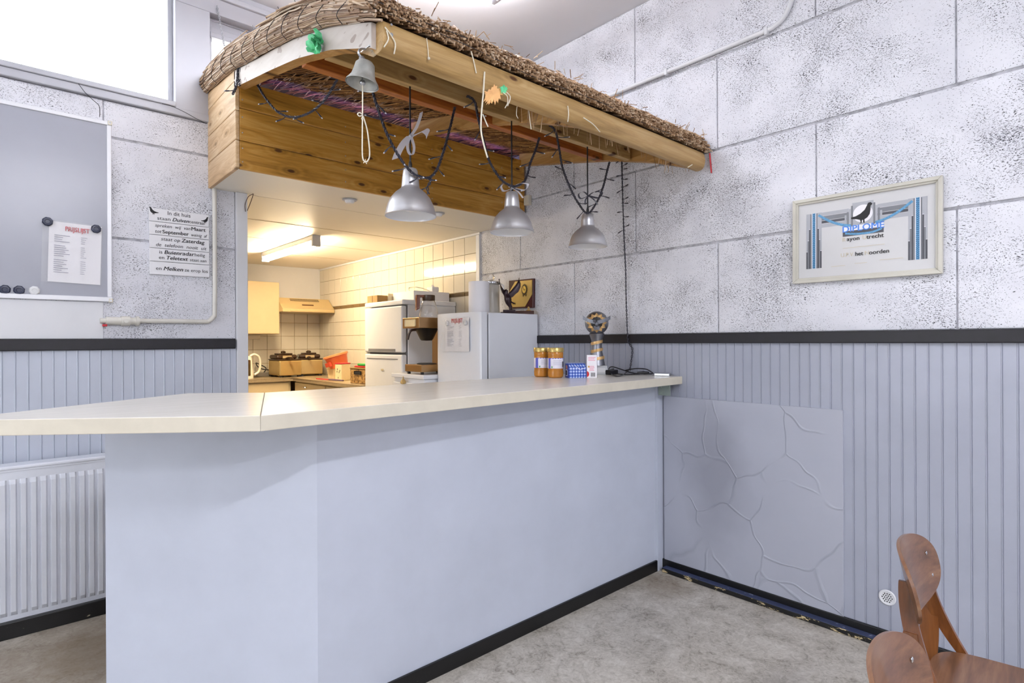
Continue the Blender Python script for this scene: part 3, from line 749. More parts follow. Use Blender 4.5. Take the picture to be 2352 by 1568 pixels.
swag(pp((560, 133, 3.05), (575, 160, 3.02), (592, 195, 2.98), (612, 228, 2.93), (640, 258, 2.86), (675, 269, 2.78), (712, 258, 2.68), (745, 230, 2.56), (770, 190, 2.46), (792, 148, 2.36)), 13)
swag(pp((562, 135, 3.05), (548, 158, 3.06), (545, 185, 3.06), (541, 203, 3.06), (534, 217, 3.06)), 3)
swag(pp((545, 140, 3.07), (560, 128, 3.04), (578, 140, 3.03), (570, 168, 3.02), (552, 155, 3.04), (560, 185, 3.03), (548, 196, 3.05)), 3, strands=2)
swag(pp((845, 150, 2.10), (856, 210, 2.09), (872, 262, 2.09), (890, 310, 2.09), (915, 357, 2.09), (938, 388, 2.085), (958, 403, 2.085), (985, 408, 2.09), (1003, 390, 2.10), (1018, 350, 2.10), (1032, 300, 2.10), (1045, 246, 2.10)), 15)
swag(pp((985, 408, 2.09), (990, 415, 2.09), (982, 430, 2.09), (984, 446, 2.09)), 1, strands=2)
swag(pp((1072, 220, 2.10), (1090, 233, 2.09), (1098, 270, 2.09), (1110, 320, 2.09), (1122, 365, 2.09), (1140, 398, 2.09), (1160, 420, 2.09), (1185, 428, 2.09), (1207, 412, 2.10), (1218, 375, 2.10), (1230, 345, 2.10), (1239, 316, 2.10)), 12)
swag(pp((1262, 287, 2.10), (1276, 302, 2.09), (1284, 340, 2.09), (1292, 385, 2.09), (1308, 428, 2.09), (1328, 466, 2.09), (1350, 490, 2.09), (1372, 462, 2.10), (1385, 430, 2.10), (1394, 395, 2.10), (1400, 372, 2.10)), 15)
dp = [tuple(at(u, v, 'x', 2.915)) for u, v in ((1428, 360), (1429, 410), (1431, 480), (1434, 560), (1437, 620), (1438, 680), (1441, 760), (1444, 785), (1452, 800), (1451, 822))]
ylast = at(1447, 850, 'x', 2.905)
swag(dp + [tuple(ylast)], 0, strands=2)
P = smooth_path(dp[:5], 10)
for k in range(13): stem(P[2+k*2+k % 2], Vector((0, -1 if k % 3 else 1, -.25 + .4*(k % 2))), .045)

# bows tied on the lamp cords
def strip(m, pts, w, tw=0):
    rows = []
    for i, p in enumerate(pts):
        a = tw*i/(len(pts)-1); d = (RT*cos(a) + UP*sin(a))*w/2
        rows.append([Vector(p)-d, Vector(p), Vector(p)+d])
    m.sheet(rows)
def bow(nm, label, c, s, mat, pts_list, cat='bow'):
    t = thing(nm, label, cat, tuple(c)); m = MB()
    for pts, w, tw in pts_list:
        P = smooth_path([RT*(a*s) + UP*(b*s) - FW*d*s for a, b, d in pts], 5); strip(m, P, w*s, tw)
    m.build('ribbon', mat, t, True)
    m = MB(); m.ball((0, 0, 0), .009*s*10 if s < .2 else .009, sc=(1, 1, .8), u=10, v=8); m.build('knot', mat, t, True); return t
bow('ribbon_bow', 'sheer silvery ribbon bow on the cord of the lamp beside the bell', at(943, 313, 'y', YL-.006), .1, M['ribbon'],
    [(((0, 0, .02), (-.25, -.25, .05), (-.5, -.7, .1), (-.62, -1.0, .1)), .35, .3), (((0, 0, .02), (.25, .35, .05), (.42, .75, .1), (.48, 1.0, .1)), .16, .5),
     (((0, 0, .02), (.35, .1, .1), (.6, .22, .1), (.75, .12, .1), (.75, -.02, .1)), .3, 1.2), (((0, 0, .02), (-.12, -.4, .1), (-.05, -.75, .1), (.1, -.8, .05), (.15, -.45, 0), (.02, 0, 0)), .12, .4)])
for q, lab, mt in (((1177, 432), 'loose curled dark and white ribbon bow on top of the middle lamp', M['ribbon']), ((1351, 450), 'dark ribbon bow on the cord of the lamp nearest the right wall', M['ribbon_dark'])):
    bow('ribbon_bow', lab, at(*q, 'y', YL-.006), .085, mt,
        [(((0, 0, .02), (-.3, .25, .1), (-.65, .1, .1), (-.5, -.2, .1), (0, 0, .05)), .12, .9), (((0, 0, .02), (.4, .25, .1), (.9, .2, .1), (.7, -.15, .1), (0, 0, .05)), .14, .9),
         (((0, 0, .02), (.35, -.25, .1), (.62, -.6, .1)), .10, .3), (((0, 0, .02), (-.2, -.3, .1), (-.2, -.6, .1)), .10, .3)])

# fabric leaves
t = thing('fabric_flower', 'crumpled green fabric flower pinned to the white curved rafter', 'ornament', tuple(at(735, 102, 'x', XL-.012)))
Rg = random.Random(5); m = MB()
for k in range(11):
    a = k*2*pi/11+Rg.uniform(-.2, .2); L = Rg.uniform(.036, .056); d = Vector((-.6-Rg.random()*.8, cos(a)*1.0, sin(a)*1.25)).normalized()
    sd = d.cross(Vector((1, .2, .3))).normalized(); up_ = d.cross(sd)
    rows = []
    for i in range(6):
        f = i/5; wv = .017*sin(pi*(.18+.72*f)) + (.003 if i % 2 else 0)
        c = d*L*f + up_*.010*sin(3*f+k); rows.append([c-sd*wv, c+up_*.005, c+sd*wv])
    m.sheet(rows, thick=.0006)
m.build('petals', M['green_leaf'], t, True)
m = MB(); m.ball((-.004, 0, 0), .007, u=8, v=6); m.build('flower_heart', plain('pale_green_heart', 'BFE3CE', .5), t, True)
def leaf_outline(pts, s): return [(x*s, y*s) for x, y in pts]
MAPLE = [(0, 1), (.12, .8), (.28, .86), (.26, .6), (.5, .62), (.62, .78), (.70, .5), (.95, .45), (.74, .25), (.86, .05), (.55, .05), (.62, -.35), (.42, -.3), (.36, -.75), (.2, -.5), (.08, -.95), (-.06, -.4), (-.2, -.85), (-.3, -.45), (-.52, -.9), (-.58, -.3), (-.72, .05), (-.95, .3), (-.62, .25), (-.5, .5), (-.3, .45), (-.22, .72), (-.1, .7)]
t = thing('orange_fabric_leaf', 'orange and yellow fabric maple leaf with a green tip hung on the front beam', 'ornament', tuple(at(1135, 218, 'y', 1.618)))
X = Matrix((RT, UP, -FW)).transposed().to_4x4()
m = MB(); m.prism(leaf_outline(MAPLE, .040), 0, .0012, X=X @ Matrix.Rotation(.15, 4, 'Y'))
m.prism(leaf_outline(MAPLE, .026), .004, .0052, X=X @ Matrix.Translation((-.020, -.014, 0)) @ Matrix.Rotation(-.5, 4, 'Z') @ Matrix.Rotation(.5, 4, 'Y')); m.build('orange_leaf', M['orange_leaf'], t)
m = MB(); m.prism(leaf_outline(MAPLE, .020), -.002, -.0008, X=X @ Matrix.Translation((.036, .020, 0)) @ Matrix.Rotation(.6, 4, 'Y')); m.build('green_leaf', M['green_leaf'], t)
m = MB(); m.tube(smooth_path([X @ Vector(q) for q in ((.03, .01, 0), (.048, -.005, .003), (.05, -.03, .004), (.04, -.05, .004))], 4), .0016, 6); m.build('stalk', M['cord_white'], t, True)
m = MB(); p0, p1 = at(1630, 352, 'x', 2.936), at(1634, 397, 'x', 2.936); c = (p0+p1)/2
m.tube([p0-c, p1-c], .0065, 8, flat=.5); o = m.build('red_plastic_strip', M['red'], loc=tuple(c)); tag(o, 'thin red plastic strip on the wall at the end of the canopy', 'plastic strip')

# ------------------------------------------------------------------ back wall: whiteboard, sheet, magnets, sign, pipe, radiator
t = thing('whiteboard', 'large glossy whiteboard with a white aluminium frame on the back wall', 'whiteboard', mat=frame_at(-.40, YA, 2.035, 'a'))
hw, hh = .838, .470
m = MB(); m.box((-hw+.01, -hh+.01, .002), (hw-.01, hh-.01, .012)); m.build('board', M['whiteboard'], t)
m = MB()
m.box((-hw, -hh, 0), (hw, -hh+.024, .020), .003); m.box((-hw, hh-.020, 0), (hw, hh, .018), .003)
m.box((-hw, -hh+.024, 0), (-hw+.02, hh-.02, .018), .003); m.box((hw-.02, -hh+.024, 0), (hw, hh-.02, .018), .003); m.build('frame', M['anod'], t)
for sx in (-1, 1):
    for sy in (-1, 1):
        m = MB(); m.box((sx*hw-.016 if sx > 0 else -hw-.004, sy*hh-.018 if sy > 0 else -hh-.004, 0), (hw+.004 if sx > 0 else -hw+.016, hh+.004 if sy > 0 else -hh+.018, .022), .004)
        m.lathe([(.005, .0225), (0, .0225)], 10, X=Matrix.Translation((sx*(hw-.006), sy*(hh-.006), 0)), mi=1); m.build('corner_cap', [M['socket'], M['steel']], t)
def price_sheet(mat, w, h, label, group=None, skew=0):
    t = thing('price_list', label, 'price list', mat=mat)
    m = MB(); rows = []
    for i in range(9):
        y = -h/2 + h*i/8; rows.append([(-w/2+w*j/6, y, .003+.0025*sin(j*1.7+i)*sin(i*.9)) for j in range(7)])
    m.sheet(rows, thick=.0004); m.build('paper', M['paper'], t, True)
    m = MB(); m.text('PRIJSLIJST', .030*w/.2, .006, h*.36, .0075, bold=.012, width=w*.46); m.build('heading', M['ink_red'], t)
    m = MB(); rr = random.Random(int(w*1e4))
    for k in range(19):
        y = h*.27 - k*h*.034
        if k in (4, 11): continue
        m.box((-w*.40, y, .0066), (-w*.40+w*rr.uniform(.12, .30), y+h*.009, .0072)); m.box((w*.10, y, .0066), (w*.10+w*rr.uniform(.06, .12), y+h*.007, .0072))
    m.build('printed_lines', M['ink_grey'], t)
    m = MB(); rows = []; rr = random.Random(4)
    for i in range(19):
        y = -h*.51 + h*1.03*i/18; rows.append([(-w*.62+w*1.14*j/12, y, .0085+rr.uniform(-.0012, .0018)) for j in range(13)])
    m.sheet(rows); m.build('plastic_sleeve', M['sleeve'], t, True); return t
price_sheet(frame_at(.285, YA-.012, 1.803, 'a') @ Matrix.Rotation(rad(-1.5), 4, 'Z'), .212, .300, 'price list in a clear plastic sleeve on the whiteboard')
def magnet(mat, m_, label, r=.0225, grp='octagonal whiteboard magnets'):
    m = MB(); m.lathe([(r, 0), (r*1.0, .004), (r*.82, .009), (r*.5, .0095), (r*.42, .008), (0, .008)], 8)
    o = m.build('magnet', m_); o.matrix_world = mat; return tag(o, label, 'magnet', grp)
for x, z, mm, lb in ((.176, 1.948, 0, 'navy magnet holding the left top corner of the sleeved price list'), (.370, 1.936, 0, 'navy magnet holding the right top corner of the sleeved price list'),
                     (.018, 1.606, 0, 'navy magnet lowest left on the whiteboard, left of its twin'), (.069, 1.606, 0, 'navy magnet low on the whiteboard, next to the white magnet'),
                     (.126, 1.607, 1, 'white magnet at the foot of the whiteboard')):
    magnet(frame_at(x, YA-(.024 if z > 1.8 else .012), z, 'a') @ Matrix.Rotation(.3, 4, 'Z'), M['magnet_white'] if mm else M['magnet'], lb)

t = thing('pigeon_sign', 'white five-plank wooden sign with Dutch text and two small pigeons', 'sign', mat=frame_at(.754, YA-.001, 1.905, 'a') @ Matrix.Rotation(rad(.3), 4, 'Z'))
PIG = [(-.5, .42), (-.40, .50), (-.28, .48), (-.22, .36), (-.10, .15), (.12, -.02), (.36, -.12), (.62, -.16), (.60, -.24), (.32, -.28), (.14, -.34), (.10, -.48), (.18, -.52), (.06, -.52), (.04, -.36), (-.02, -.36), (-.02, -.50), (-.10, -.52), (-.09, -.34), (-.24, -.26), (-.36, -.10), (-.40, .12), (-.41, .32), (-.47, .36)]
W_ = .296; ph = .0725
LN = [[('In dit huis', .030, -.004, .007, 0, 0, .112), ('staan', .026, -.078, -.025, 0, 0, .062), ('Duiven', .028, .002, -.025, .35, .018, .082), ('centraal', .026, .086, -.025, 0, 0, .078)],
      [('spreken  wij  van', .025, -.035, .008, .2, 0, .172), ('Maart', .028, .092, .008, 0, .020, .072), ('tot', .026, -.107, -.025, .2, 0, .030), ('September', .028, -.022, -.025, 0, .020, .128), ('weinig  af', .024, .094, -.025, .2, 0, .082)],
      [('staat op', .026, -.048, .008, .2, 0, .092), ('Zaterdag', .029, .064, .008, .1, .020, .116), ('de  telefoon  nooit  uit', .026, .006, -.025, .2, 0, .25)],
      [('is', .026, -.095, .008, 0, 0, .015), ('Buienradar', .029, -.006, .008, .2, .020, .148), ('heilig', .026, .098, .008, 0, 0, .052), ('en', .026, -.091, -.022, 0, 0, .025), ('Teletext', .029, -.018, -.022, .2, .020, .104), ('staat aan', .024, .090, -.022, 0, 0, .084)],
      [('en', .027, -.105, -.010, 0, 0, .026), ('Melken', .029, -.036, -.010, .25, .020, .095), ('ze erop los', .026, .080, -.010, 0, 0, .118)]]
for k in range(5):
    y = 2*ph - k*ph; m = MB(); m.box((-W_/2, y-ph/2+.001, 0), (W_/2, y+ph/2-.001, .014), .0025)
    pk = m.build('sign_plank', M['sign'], t); m = MB()
    for b, sz, x, yy, sh, bo, wd in LN[k]: m.text(b, sz, x, y+yy, .0143, shear=sh, bold=bo, width=wd)
    if k == 0:
        m.prism([(-.128+p[0]*.040, y+.020+p[1]*.040) for p in PIG], .0141, .0148); m.prism([(.128-p[0]*.034, y+.004+p[1]*.036) for p in PIG], .0141, .0148)
    m.build('lettering', M['ink'], pk)

t = thing('gas_pipe', 'cream painted pipe with a valve, bending down the back wall below the canopy', 'pipe', (.93, YA-.018, 1.47))
m = MB(); m.tube(smooth_path([(-.38, 0, -.002), (-.2, 0, 0), (-.06, 0, 0), (-.035, 0, .003), (-.008, 0, .030), (-.002, 0, .06), (0, 0, .3), (0, 0, .772)], 6), .0125, 12); m.build('pipe', M['pipe'], t, True)
m = MB()
for a, b, r in ((-.545, -.52, .013), (-.52, -.455, .021), (-.455, -.415, .026), (-.415, -.37, .020), (-.388, -.375, .027)): m.tube([(a, 0, -.004), (b, 0, -.004)], r, 14)
m.tube([(-.435, 0, -.004), (-.435, -.03, -.004)], .011, 10); m.build('valve', M['pipe'], t, 35)
m = MB(); m.box((-.535, -.012, -.034), (-.515, .004, -.022), .002); m.build('red_tag', M['red'], t)

# radiator
rz0, rz1, ry = .062, .772, 3.505
t = thing('radiator', 'grey white ribbed panel radiator low on the back wall, left of the counter', 'radiator', (-.3, 3.55, 0))
m = MB(); x0, x1 = -1.1, 1.05; pit = .0365; prof = []; x = x0
def rz(z): return z
rows_z = [(rz0, 1, 0), (rz0+.035, 1, 0), (rz0+.055, 1, 1), (rz1-.070, 1, 1), (rz1-.050, 1, 0), (rz1, 1, 0)]
cols = []
xx = x0
while xx < x1:
    cols += [(xx, 0), (xx+pit*.10, .0), (xx+pit*.26, 1), (xx+pit*.74, 1), (xx+pit*.90, 0)]; xx += pit
m.sheet([[(c, (ry-.012*k*on_) - 3.55, z) for c, k in cols] for z, _, on_ in rows_z])
m.build('front_plate', M['radiator'], t, 20)
m = MB(); m.box((x0, ry+.003-3.55, rz0+.004), (x1, .045, rz1-.004)); m.build('body', M['radiator'], t)
m = MB(); m.box((x0-.01, ry-.010-3.55, rz1-.004), (x1+.01, .05, rz1+.014), .006); m.box((x0, ry-.004-3.55, rz1-.014), (x1, ry-3.55, rz1-.004), .002)
for i in range(24): m.box((x0+.05+i*.086, ry+.02-3.55, rz1+.0135), (x0+.12+i*.086, .035, rz1+.0145))
m.build('top_grille', M['radiator'], t)
m = MB(); m.box((x0, ry-.008-3.55, rz0-.006), (x1, ry+.01-3.55, rz0+.012), .004); m.build('bottom_edge', M['radiator'], t)
# chain and loose wires at the window
ch0, ch1 = at(499, 14, 'y', 3.62), at(519, 128, 'y', 3.58)
t_ = []
m = MB(); n = 24
for i in range(n):
    p = ch0.lerp(ch1, (i+.5)/n) - ch0; d = (ch1-ch0)/n; L = d.length*.78; dn = d.normalized(); sd = (RT if i % 2 else (RT*.25-FW*.97)); q = []
    for k in range(10):
        a = 2*pi*k/10; q.append(p + dn*cos(a)*L + sd*sin(a)*.0052)
    m.tube(q, .0017, 5, closed=True)
o = m.build('chain', M['steel'], loc=tuple(ch0), smooth=True); tag(o, 'thin steel chain hanging in front of the small window', 'chain')
m = MB(); q = [at(u, v, 'y', YA-.035) for u, v in ((180, 192), (196, 213), (214, 230), (228, 244), (229, 268))]; m.tube([p-q[0] for p in smooth_path(q, 4)], .0016, 5)
tag(m.build('loose_wire', M['cord_black'], loc=tuple(q[0]), smooth=True), 'dark loose wire hanging from the sill above the whiteboard corner', 'wire', 'loose wires on the window sill')
m = MB(); q = [at(u, v, 'y', YA-.035) for u, v in ((372, 238), (395, 244), (425, 258), (450, 272), (474, 284))]; m.tube([p-q[0] for p in smooth_path(q, 4)], .0016, 5)
tag(m.build('loose_wire', M['cord_black'], loc=tuple(q[0]), smooth=True), 'dark loose wire along the sill, ending at the canopy side', 'wire', 'loose wires on the window sill')

# ------------------------------------------------------------------ right wall: conduit, diploma, vent, socket
t = thing('conduit', 'white painted cable conduit running along the top joint of the right wall', 'conduit', (XB-.012, 2.5, 2.93))
m = MB(); m.tube(smooth_path([(0, 1.05, .004), (0, .5, .002), (0, 0, -.002), (0, -.6, 0), (0, -1.14, .004), (0, -1.235, .012), (0, -1.285, .045), (0, -1.310, .095), (.002, -1.322, .125)], 6), .0125, 10); m.build('pipe', M['smooth_white'], t, True)
for yy in (-1.19, -.60, .02): m = MB(); m.box((-.016, yy-.009, -.020), (.014, yy+.009, .020), .004); m.build('clip', M['smooth_white'], t)

t = thing('diploma_frame', 'cream framed pigeon club diploma on the right wall', 'picture', mat=frame_at(XB-.004, .880, 1.829, 'b') @ Matrix.Rotation(rad(-.25), 4, 'Z'))
a, b = .302, .204
def ring(m, x, y, w, z0, z1, bev=.002):
    m.prism([(-x, -y), (x, -y), (x-w, -y+w), (-x+w, -y+w)], z0, z1, bev=bev); m.prism([(-x, y), (x, y), (x-w, y-w), (-x+w, y-w)], z0, z1, bev=bev)
    m.prism([(-x, -y), (-x, y), (-x+w, y-w), (-x+w, -y+w)], z0, z1, bev=bev); m.prism([(x, -y), (x, y), (x-w, y-w), (x-w, -y+w)], z0, z1, bev=bev)
m = MB(); ring(m, a, b, .016, 0, .022); ring(m, a-.013, b-.013, .012, 0, .015); m.build('frame', plain('cream_frame_paint', 'C6C3B8', .4), t)
m = MB(); m.box((-a+.018, -b+.018, 0), (a-.018, b-.018, .006)); pa = m.build('paper', plain('ivory_paper', 'CBCBCC', .5, var=.02), t)
def pc(u, v):                                           # place on the sheet, from fractions of the frame
    return (u-.5)*2*a, (.5-v)*2*b
g1, g2, g3, blu, blk = plain('grey_print', '77797F', .6), plain('light_grey_print', 'A9ABB2', .6), plain('dark_grey_print', '4A4B52', .6), plain('light_blue_print', '5C94BC', .6, var=.3, scale=160), M['ink']
def quad(m, x0, y0, x1, y1, z, mi=0): m.box((x0, y0, z), (x1, y1, z+.0004), mi=mi)
m = MB()
mats = [g1, g2, g3, blu, M['paper'], plain('royal_blue_print', '4F86DC', .5), M['ink'], plain('faded_gold_print', 'C9BFA9', .6), plain('deep_blue_print', '2C5E86', .6)]
for cx in (-.207, .213):
    for s in (-1, 1):
        for k in range(4):
            x = cx + s*(.010+.0062*(k+.5)); top = .128 - .010*k; bot = -.136; stp = .044*k
            quad(m, x-.0030, bot, x+.0030, top-stp-.02*(1 if k else 0), .0062+.0002*k, 2 if k % 2 else 0)
            quad(m, x-.0030, top-stp-.018, x+.0030, .130, .0061, 1)
    quad(m, cx-.034, -.136, cx+.034, .130, .0060, 4)
    for k in range(30): m.prism([(cx-.0068, .126-k*.0088), (cx, .121-k*.0088), (cx+.0068, .126-k*.0088), (cx+.0068, .129-k*.0088), (cx, .125-k*.0088), (cx-.0068, .129-k*.0088)], .0064, .0070, mi=8)
    quad(m, cx-.0068, -.136, cx+.0068, .130, .0062, 3)
for x0, x1 in ((-.172, -.055), (.062, .178)):
    for k, (y0, y1, c) in enumerate(((.112, .128, 1), (.092, .112, 0), (.080, .092, 2), (.062, .080, 1))): quad(m, x0, y0-.002*k, x1, y1-.002*k, .0061, c)
for s in (-1, 1):
    for k in range(4): quad(m, .004+s*(.045+.009*k)-.0040, .043, .004+s*(.045+.009*k)+.0040, .138-.013*k, .0064, 1 if k % 2 else 0)
quad(m, -.040, .040, .046, .150, .0063, 1)
m.lathe([(.040, .0068), (0, .0068)], 32, X=Matrix.Translation((.003, .096, 0)), mi=4)
for s in (-1, 1):
    P = smooth_path([(.004+s*.19, .118, .0073), (.004+s*.14, .082, .0073), (.004+s*.09, .058, .0073), (.004+s*.05, .048, .0073)], 5); m.tube(P, .0055, 6, mi=3, flat=.1)
quad(m, -.080, .000, .086, .024, .0066, 2); m.tube(smooth_path([(-.07, .014, .0072), (-.02, .006, .0072), (.04, .006, .0072), (.08, .018, .0072)], 4), .0045, 6, mi=3, flat=.1)
quad(m, -.080, .0235, .086, .046, .0064, 4)
m.prism([(.003+p[0]*-.078, .098+p[1]*.088) for p in PIG], .0071, .0076, mi=6)
m.text('DIPLOME', .040, .003, .020, .0070, bold=.020, mi=5, width=.168)
m.text('R', .026, -.075, -.022, .0068, mi=7); m.text('ayon', .026, -.036, -.022, .0068, bold=.012, mi=6, width=.052); m.text('U', .026, .010, -.022, .0068, mi=7); m.text('trecht', .026, .052, -.022, .0068, bold=.012, mi=6, width=.068)
m.text('U.P.V.', .026, -.060, -.094, .0068, mi=7, width=.056); m.text('het', .026, -.012, -.094, .0068, bold=.012, mi=6, width=.032); m.text('N', .026, .020, -.094, .0068, mi=7); m.text('oorden', .026, .068, -.094, .0068, bold=.012, mi=6, width=.078)
for x0, x1, y in ((-.08, .09, -.055), (-.13, -.07, -.135), (-.03, .02, -.130), (.07, .16, -.124)): quad(m, x0, y, x1, y+.002, .0066, 7)
m.build('printed_artwork', mats, pa)

t = thing('vent_rosette', 'small round white perforated vent low on the right wall', 'vent', mat=frame_at(XP-.001, .785, .205, 'b'))
m = MB(); m.lathe([(.034, 0), (.034, .003), (.030, .0055), (.026, .004), (0, .004)], 32); m.build('disc', M['smooth_white'], t, True)
m = MB()
for i in range(-2, 3):
    for j in range(-2, 3):
        x, y = (i+.5*(j % 2))*.0095, j*.0085
        if x*x+y*y < .00055: m.lathe([(.0028, .0048), (0, .0048)], 8, X=Matrix.Translation((x, y, 0)))
m.build('holes', M['dark_gap'], t)
m = MB(); m.box((-.030, -.036, 0), (.022, .036, .035), .004); o = m.build('junction_box', M['socket']); o.matrix_world = frame_at(XB-.001, 3.085, 2.395, 'b'); tag(o, 'small cream junction box on the right wall at the end of the fascia', 'junction box')

# ------------------------------------------------------------------ plywood chairs
M['ply'] = wood('brown_plywood', '4E3526', '73503A', '8E6C50', 0, .28, .8, False, False, .35)
M['ply_v'] = wood('brown_plywood_upright', '4A2A10', '70401C', '8C562A', 2, .28, .8, False, False, .35)
M['ply_edge'] = plain('ply_edge', '6B4428', .5, var=.2)
def make_chair(loc, rot, label):
    'origin under the middle of the rear seat edge; local x to the right of the sitter, y forward'
    t = thing('plywood_chair', label, 'chair', loc, (0, 0, rot), 'brown plywood chairs')
    def wplate(m, f, nu, nv, thick):
        rows = [[f(i/nu*2-1, j/nv*2-1) for i in range(nu+1)] for j in range(nv+1)]; m.sheet(rows, thick=thick)
    def sq(u, v, e=3.2):                                      # square to superellipse
        r = max(abs(u), abs(v)); 
        if r < 1e-6: return 0, 0
        k = (abs(u/r)**e + abs(v/r)**e)**(-1/e)
        return u*k, v*k
    m = MB()
    def back(u, v):
        a, b = sq(u, v, 2.5); x = a*.172*(1+.02*b); y = -.030 + .042*a*a - .020*b; z = .722 + b*.094
        return (x, y, z)
    wplate(m, back, 24, 14, .0075); m.build('backrest', M['ply'], t, 50)
    m = MB()
    def seat(u, v):
        a, b = sq(u, v, 5); x = a*(.175+.02*(b+1)/2); y = .20 + b*.20; z = .470 - .012*(1-a*a) - .03*max(0, b-.7)
        return (x, y, z)
    wplate(m, seat, 24, 20, -.010); m.build('seat', M['ply'], t, 50)
    def slat(pts, w, th, name):
        m = MB(); P = smooth_path(pts, 6); L = len(P); rows_a = []
        for i, p in enumerate(P):
            f = i/(L-1); ww = w*(.36+.64*sin(pi*min(1, max(0, .12+.80*f)))); rows_a.append([p+Vector((.0, -ww, 0)), p, p+Vector((.0, ww, 0))])
        m.sheet(rows_a, thick=th); return m.build(name, M['ply_v'], t, 50)
    for s in (-1, 1):
        slat([(s*.128, -.026, .745), (s*.134, -.018, .68), (s*.148, .002, .60), (s*.166, .036, .52), (s*.178, .074, .455)], .018, .011*s, 'back_upright')
        slat([(s*.150, -.010, .63), (s*.160, -.012, .50), (s*.178, -.040, .25), (s*.188, -.085, .004)], .024, .012*s, 'leg')
        slat([(s*.176, .10, .462), (s*.186, .20, .36), (s*.192, .30, .16), (s*.194, .345, .004)], .024, .012*s, 'leg')
        m = MB(); m.box((s*.166-.012, .03, .425), (s*.166+.012, .36, .455), .004); m.build('seat_rail', M['ply_v'], t)
    for x, z in ((-.128, .750), (-.134, .690), (.128, .750), (.134, .690)):
        m = MB(); y = back(x/.172*.9, (z-.722)/.094)[1]; m.ball((x, y+.006, z), .006, u=10, v=6, sc=(1, .5, 1)); m.build('rivet', M['chrome'], t, True)
    for x, y in ((-.13, .06), (.13, .06), (-.14, .30), (.14, .30)):
        m = MB(); m.ball((x, y, .4655), .0065, u=10, v=6, sc=(1, 1, .4)); m.build('rivet', M['chrome'], t, True)
    return t
make_chair((1.81, .400, 0), rad(185), 'brown plywood chair standing against the right wall, its seat in view')
make_chair((1.145, .275, 0), rad(186), 'brown plywood chair in the bottom corner, only its curved back in view')
# ------------------------------------------------------------------ things on the counter
def pbox(name, label, cat, lo, hi, mat, bev=.004, rz=0, group=None):
    c = Vector(((lo[0]+hi[0])/2, (lo[1]+hi[1])/2, lo[2])); m = MB(); m.box(Vector(lo)-c, Vector(hi)-c, bev); o = m.build(name, mat, loc=tuple(c), rot=(0, 0, rz)); return tag(o, label, cat, group)
def jar(x, y, label, rz):
    t = thing('peanut_butter_jar', label, 'jar', (x, y, ZT), (0, 0, rz), 'peanut butter jars on the counter')
    m = MB(); m.lathe([(0, .001), (.036, .001), (.043, .008), (.0445, .030), (.042, .048), (.0435, .052), (.0435, .112), (.0425, .118), (.0435, .124), (.0435, .140), (.040, .147), (0, .147)], 36); m.build('jar_body', M['peanut'], t, True)
    m = MB(); m.lathe([(.0440, .053), (.0445, .054), (.0445, .110), (.0440, .111)], 36); m.build('label', M['jar_label'], t, True)
    m = MB()
    def arc(a0, a1, z0, z1, mi, r=.0449):
        n = 6; m.sheet([[(r*cos(a0+(a1-a0)*i/n), r*sin(a0+(a1-a0)*i/n), z) for i in range(n+1)] for z in (z0, z1)], mi=mi)
    for k in range(8): arc(.95+k*.045, .965+k*.045+(.01 if k % 3 else .02), .062, .092, 0)
    arc(1.05, 1.2, .057, .064, 1); arc(-.55, -.42, .056, .066, 2); arc(-1.1, -.7, .053, .111, 1); arc(1.35, 1.75, .053, .111, 1); arc(-.7, 1.35, .107, .111, 1)
    for k in range(5): arc(-.3, .75-.1*(k % 2), .074+k*.006, .0752+k*.006, 3)
    m.build('label_print', [M['ink'], plain('violet_print', '6468C8', .5), plain('green_print', '3E9A4E', .5), M['ink_grey']], t)
    m = MB(); m.lathe([(.041, .143), (.0465, .146), (.0465, .166), (.0445, .169), (.040, .1685), (.038, .167), (0, .167)], 40); m.build('lid', M['gold_lid'], t, 35)
M['peanut'] = plain('peanut_butter', 'B8792A', .18, var=.18, scale=18); M['jar_label'] = plain('white_label', 'E4E2EE', .4)
M['gold_lid'] = plain('gold_lid', 'BCA564', .3, .65, var=.05)
fa_ = math.atan2(-2.3, -2.31)
jar(2.338, 2.357, 'peanut butter jar nearer the fridge, partly behind its twin', fa_+.25)
jar(2.337, 2.244, 'peanut butter jar beside the blue checked packet', fa_)
def gingham():
    t = NT('blue_gingham_wrap'); c = t.coord()
    sx = t.n('ShaderNodeSeparateXYZ'); t.l(c, sx.inputs[0])
    def st(o): return t.math('GREATER_THAN', t.math('FRACT', t.math('MULTIPLY', o, 62)), .5)
    f = t.math('MULTIPLY', t.math('ADD', st(t.math('ADD', sx.outputs[0], t.math('MULTIPLY', sx.outputs[1], .6))), st(sx.outputs[2])), .5)
    t.set(t.ramp(f, [(0, 'C6D2F0'), (.5, '5478CE'), (1, '20409E')], 'CONSTANT'), .35)
    e = t.t.nodes; return t.m
t = thing('butter_packet', 'blue checked butter packet with folded top beside the peanut butter', 'packet', (2.412, 2.158, ZT), (0, 0, rad(-30)))
m = MB(); m.box((-.052, -.034, 0), (.052, .034, .062), .004)
m.prism([(-.034, .058), (.034, .058), (.020, .084), (-.018, .080)], -.050, .050, X=Matrix(((0, 0, 1, 0), (1, 0, 0, 0), (0, 1, 0, 0), (0, 0, 0, 1))), bev=.003); m.build('wrapper', gingham(), t, 35)
m = MB(); m.box((-.0535, -.034, .001), (-.0518, .034, .080), .001); m.build('end_flap', plain('deep_blue_wrap', '2540A0', .35), t)
m = MB(); m.box((-.0545, -.012, .012), (-.0532, .016, .046)); m.box((-.0545, -.010, .050), (-.0532, .010, .070), mi=1)
for k in range(8): m.box((-.0551, -.010+k*.003, .015), (-.0544, -.0085+k*.003+(.0008 if k % 3 else 0), .043), mi=2)
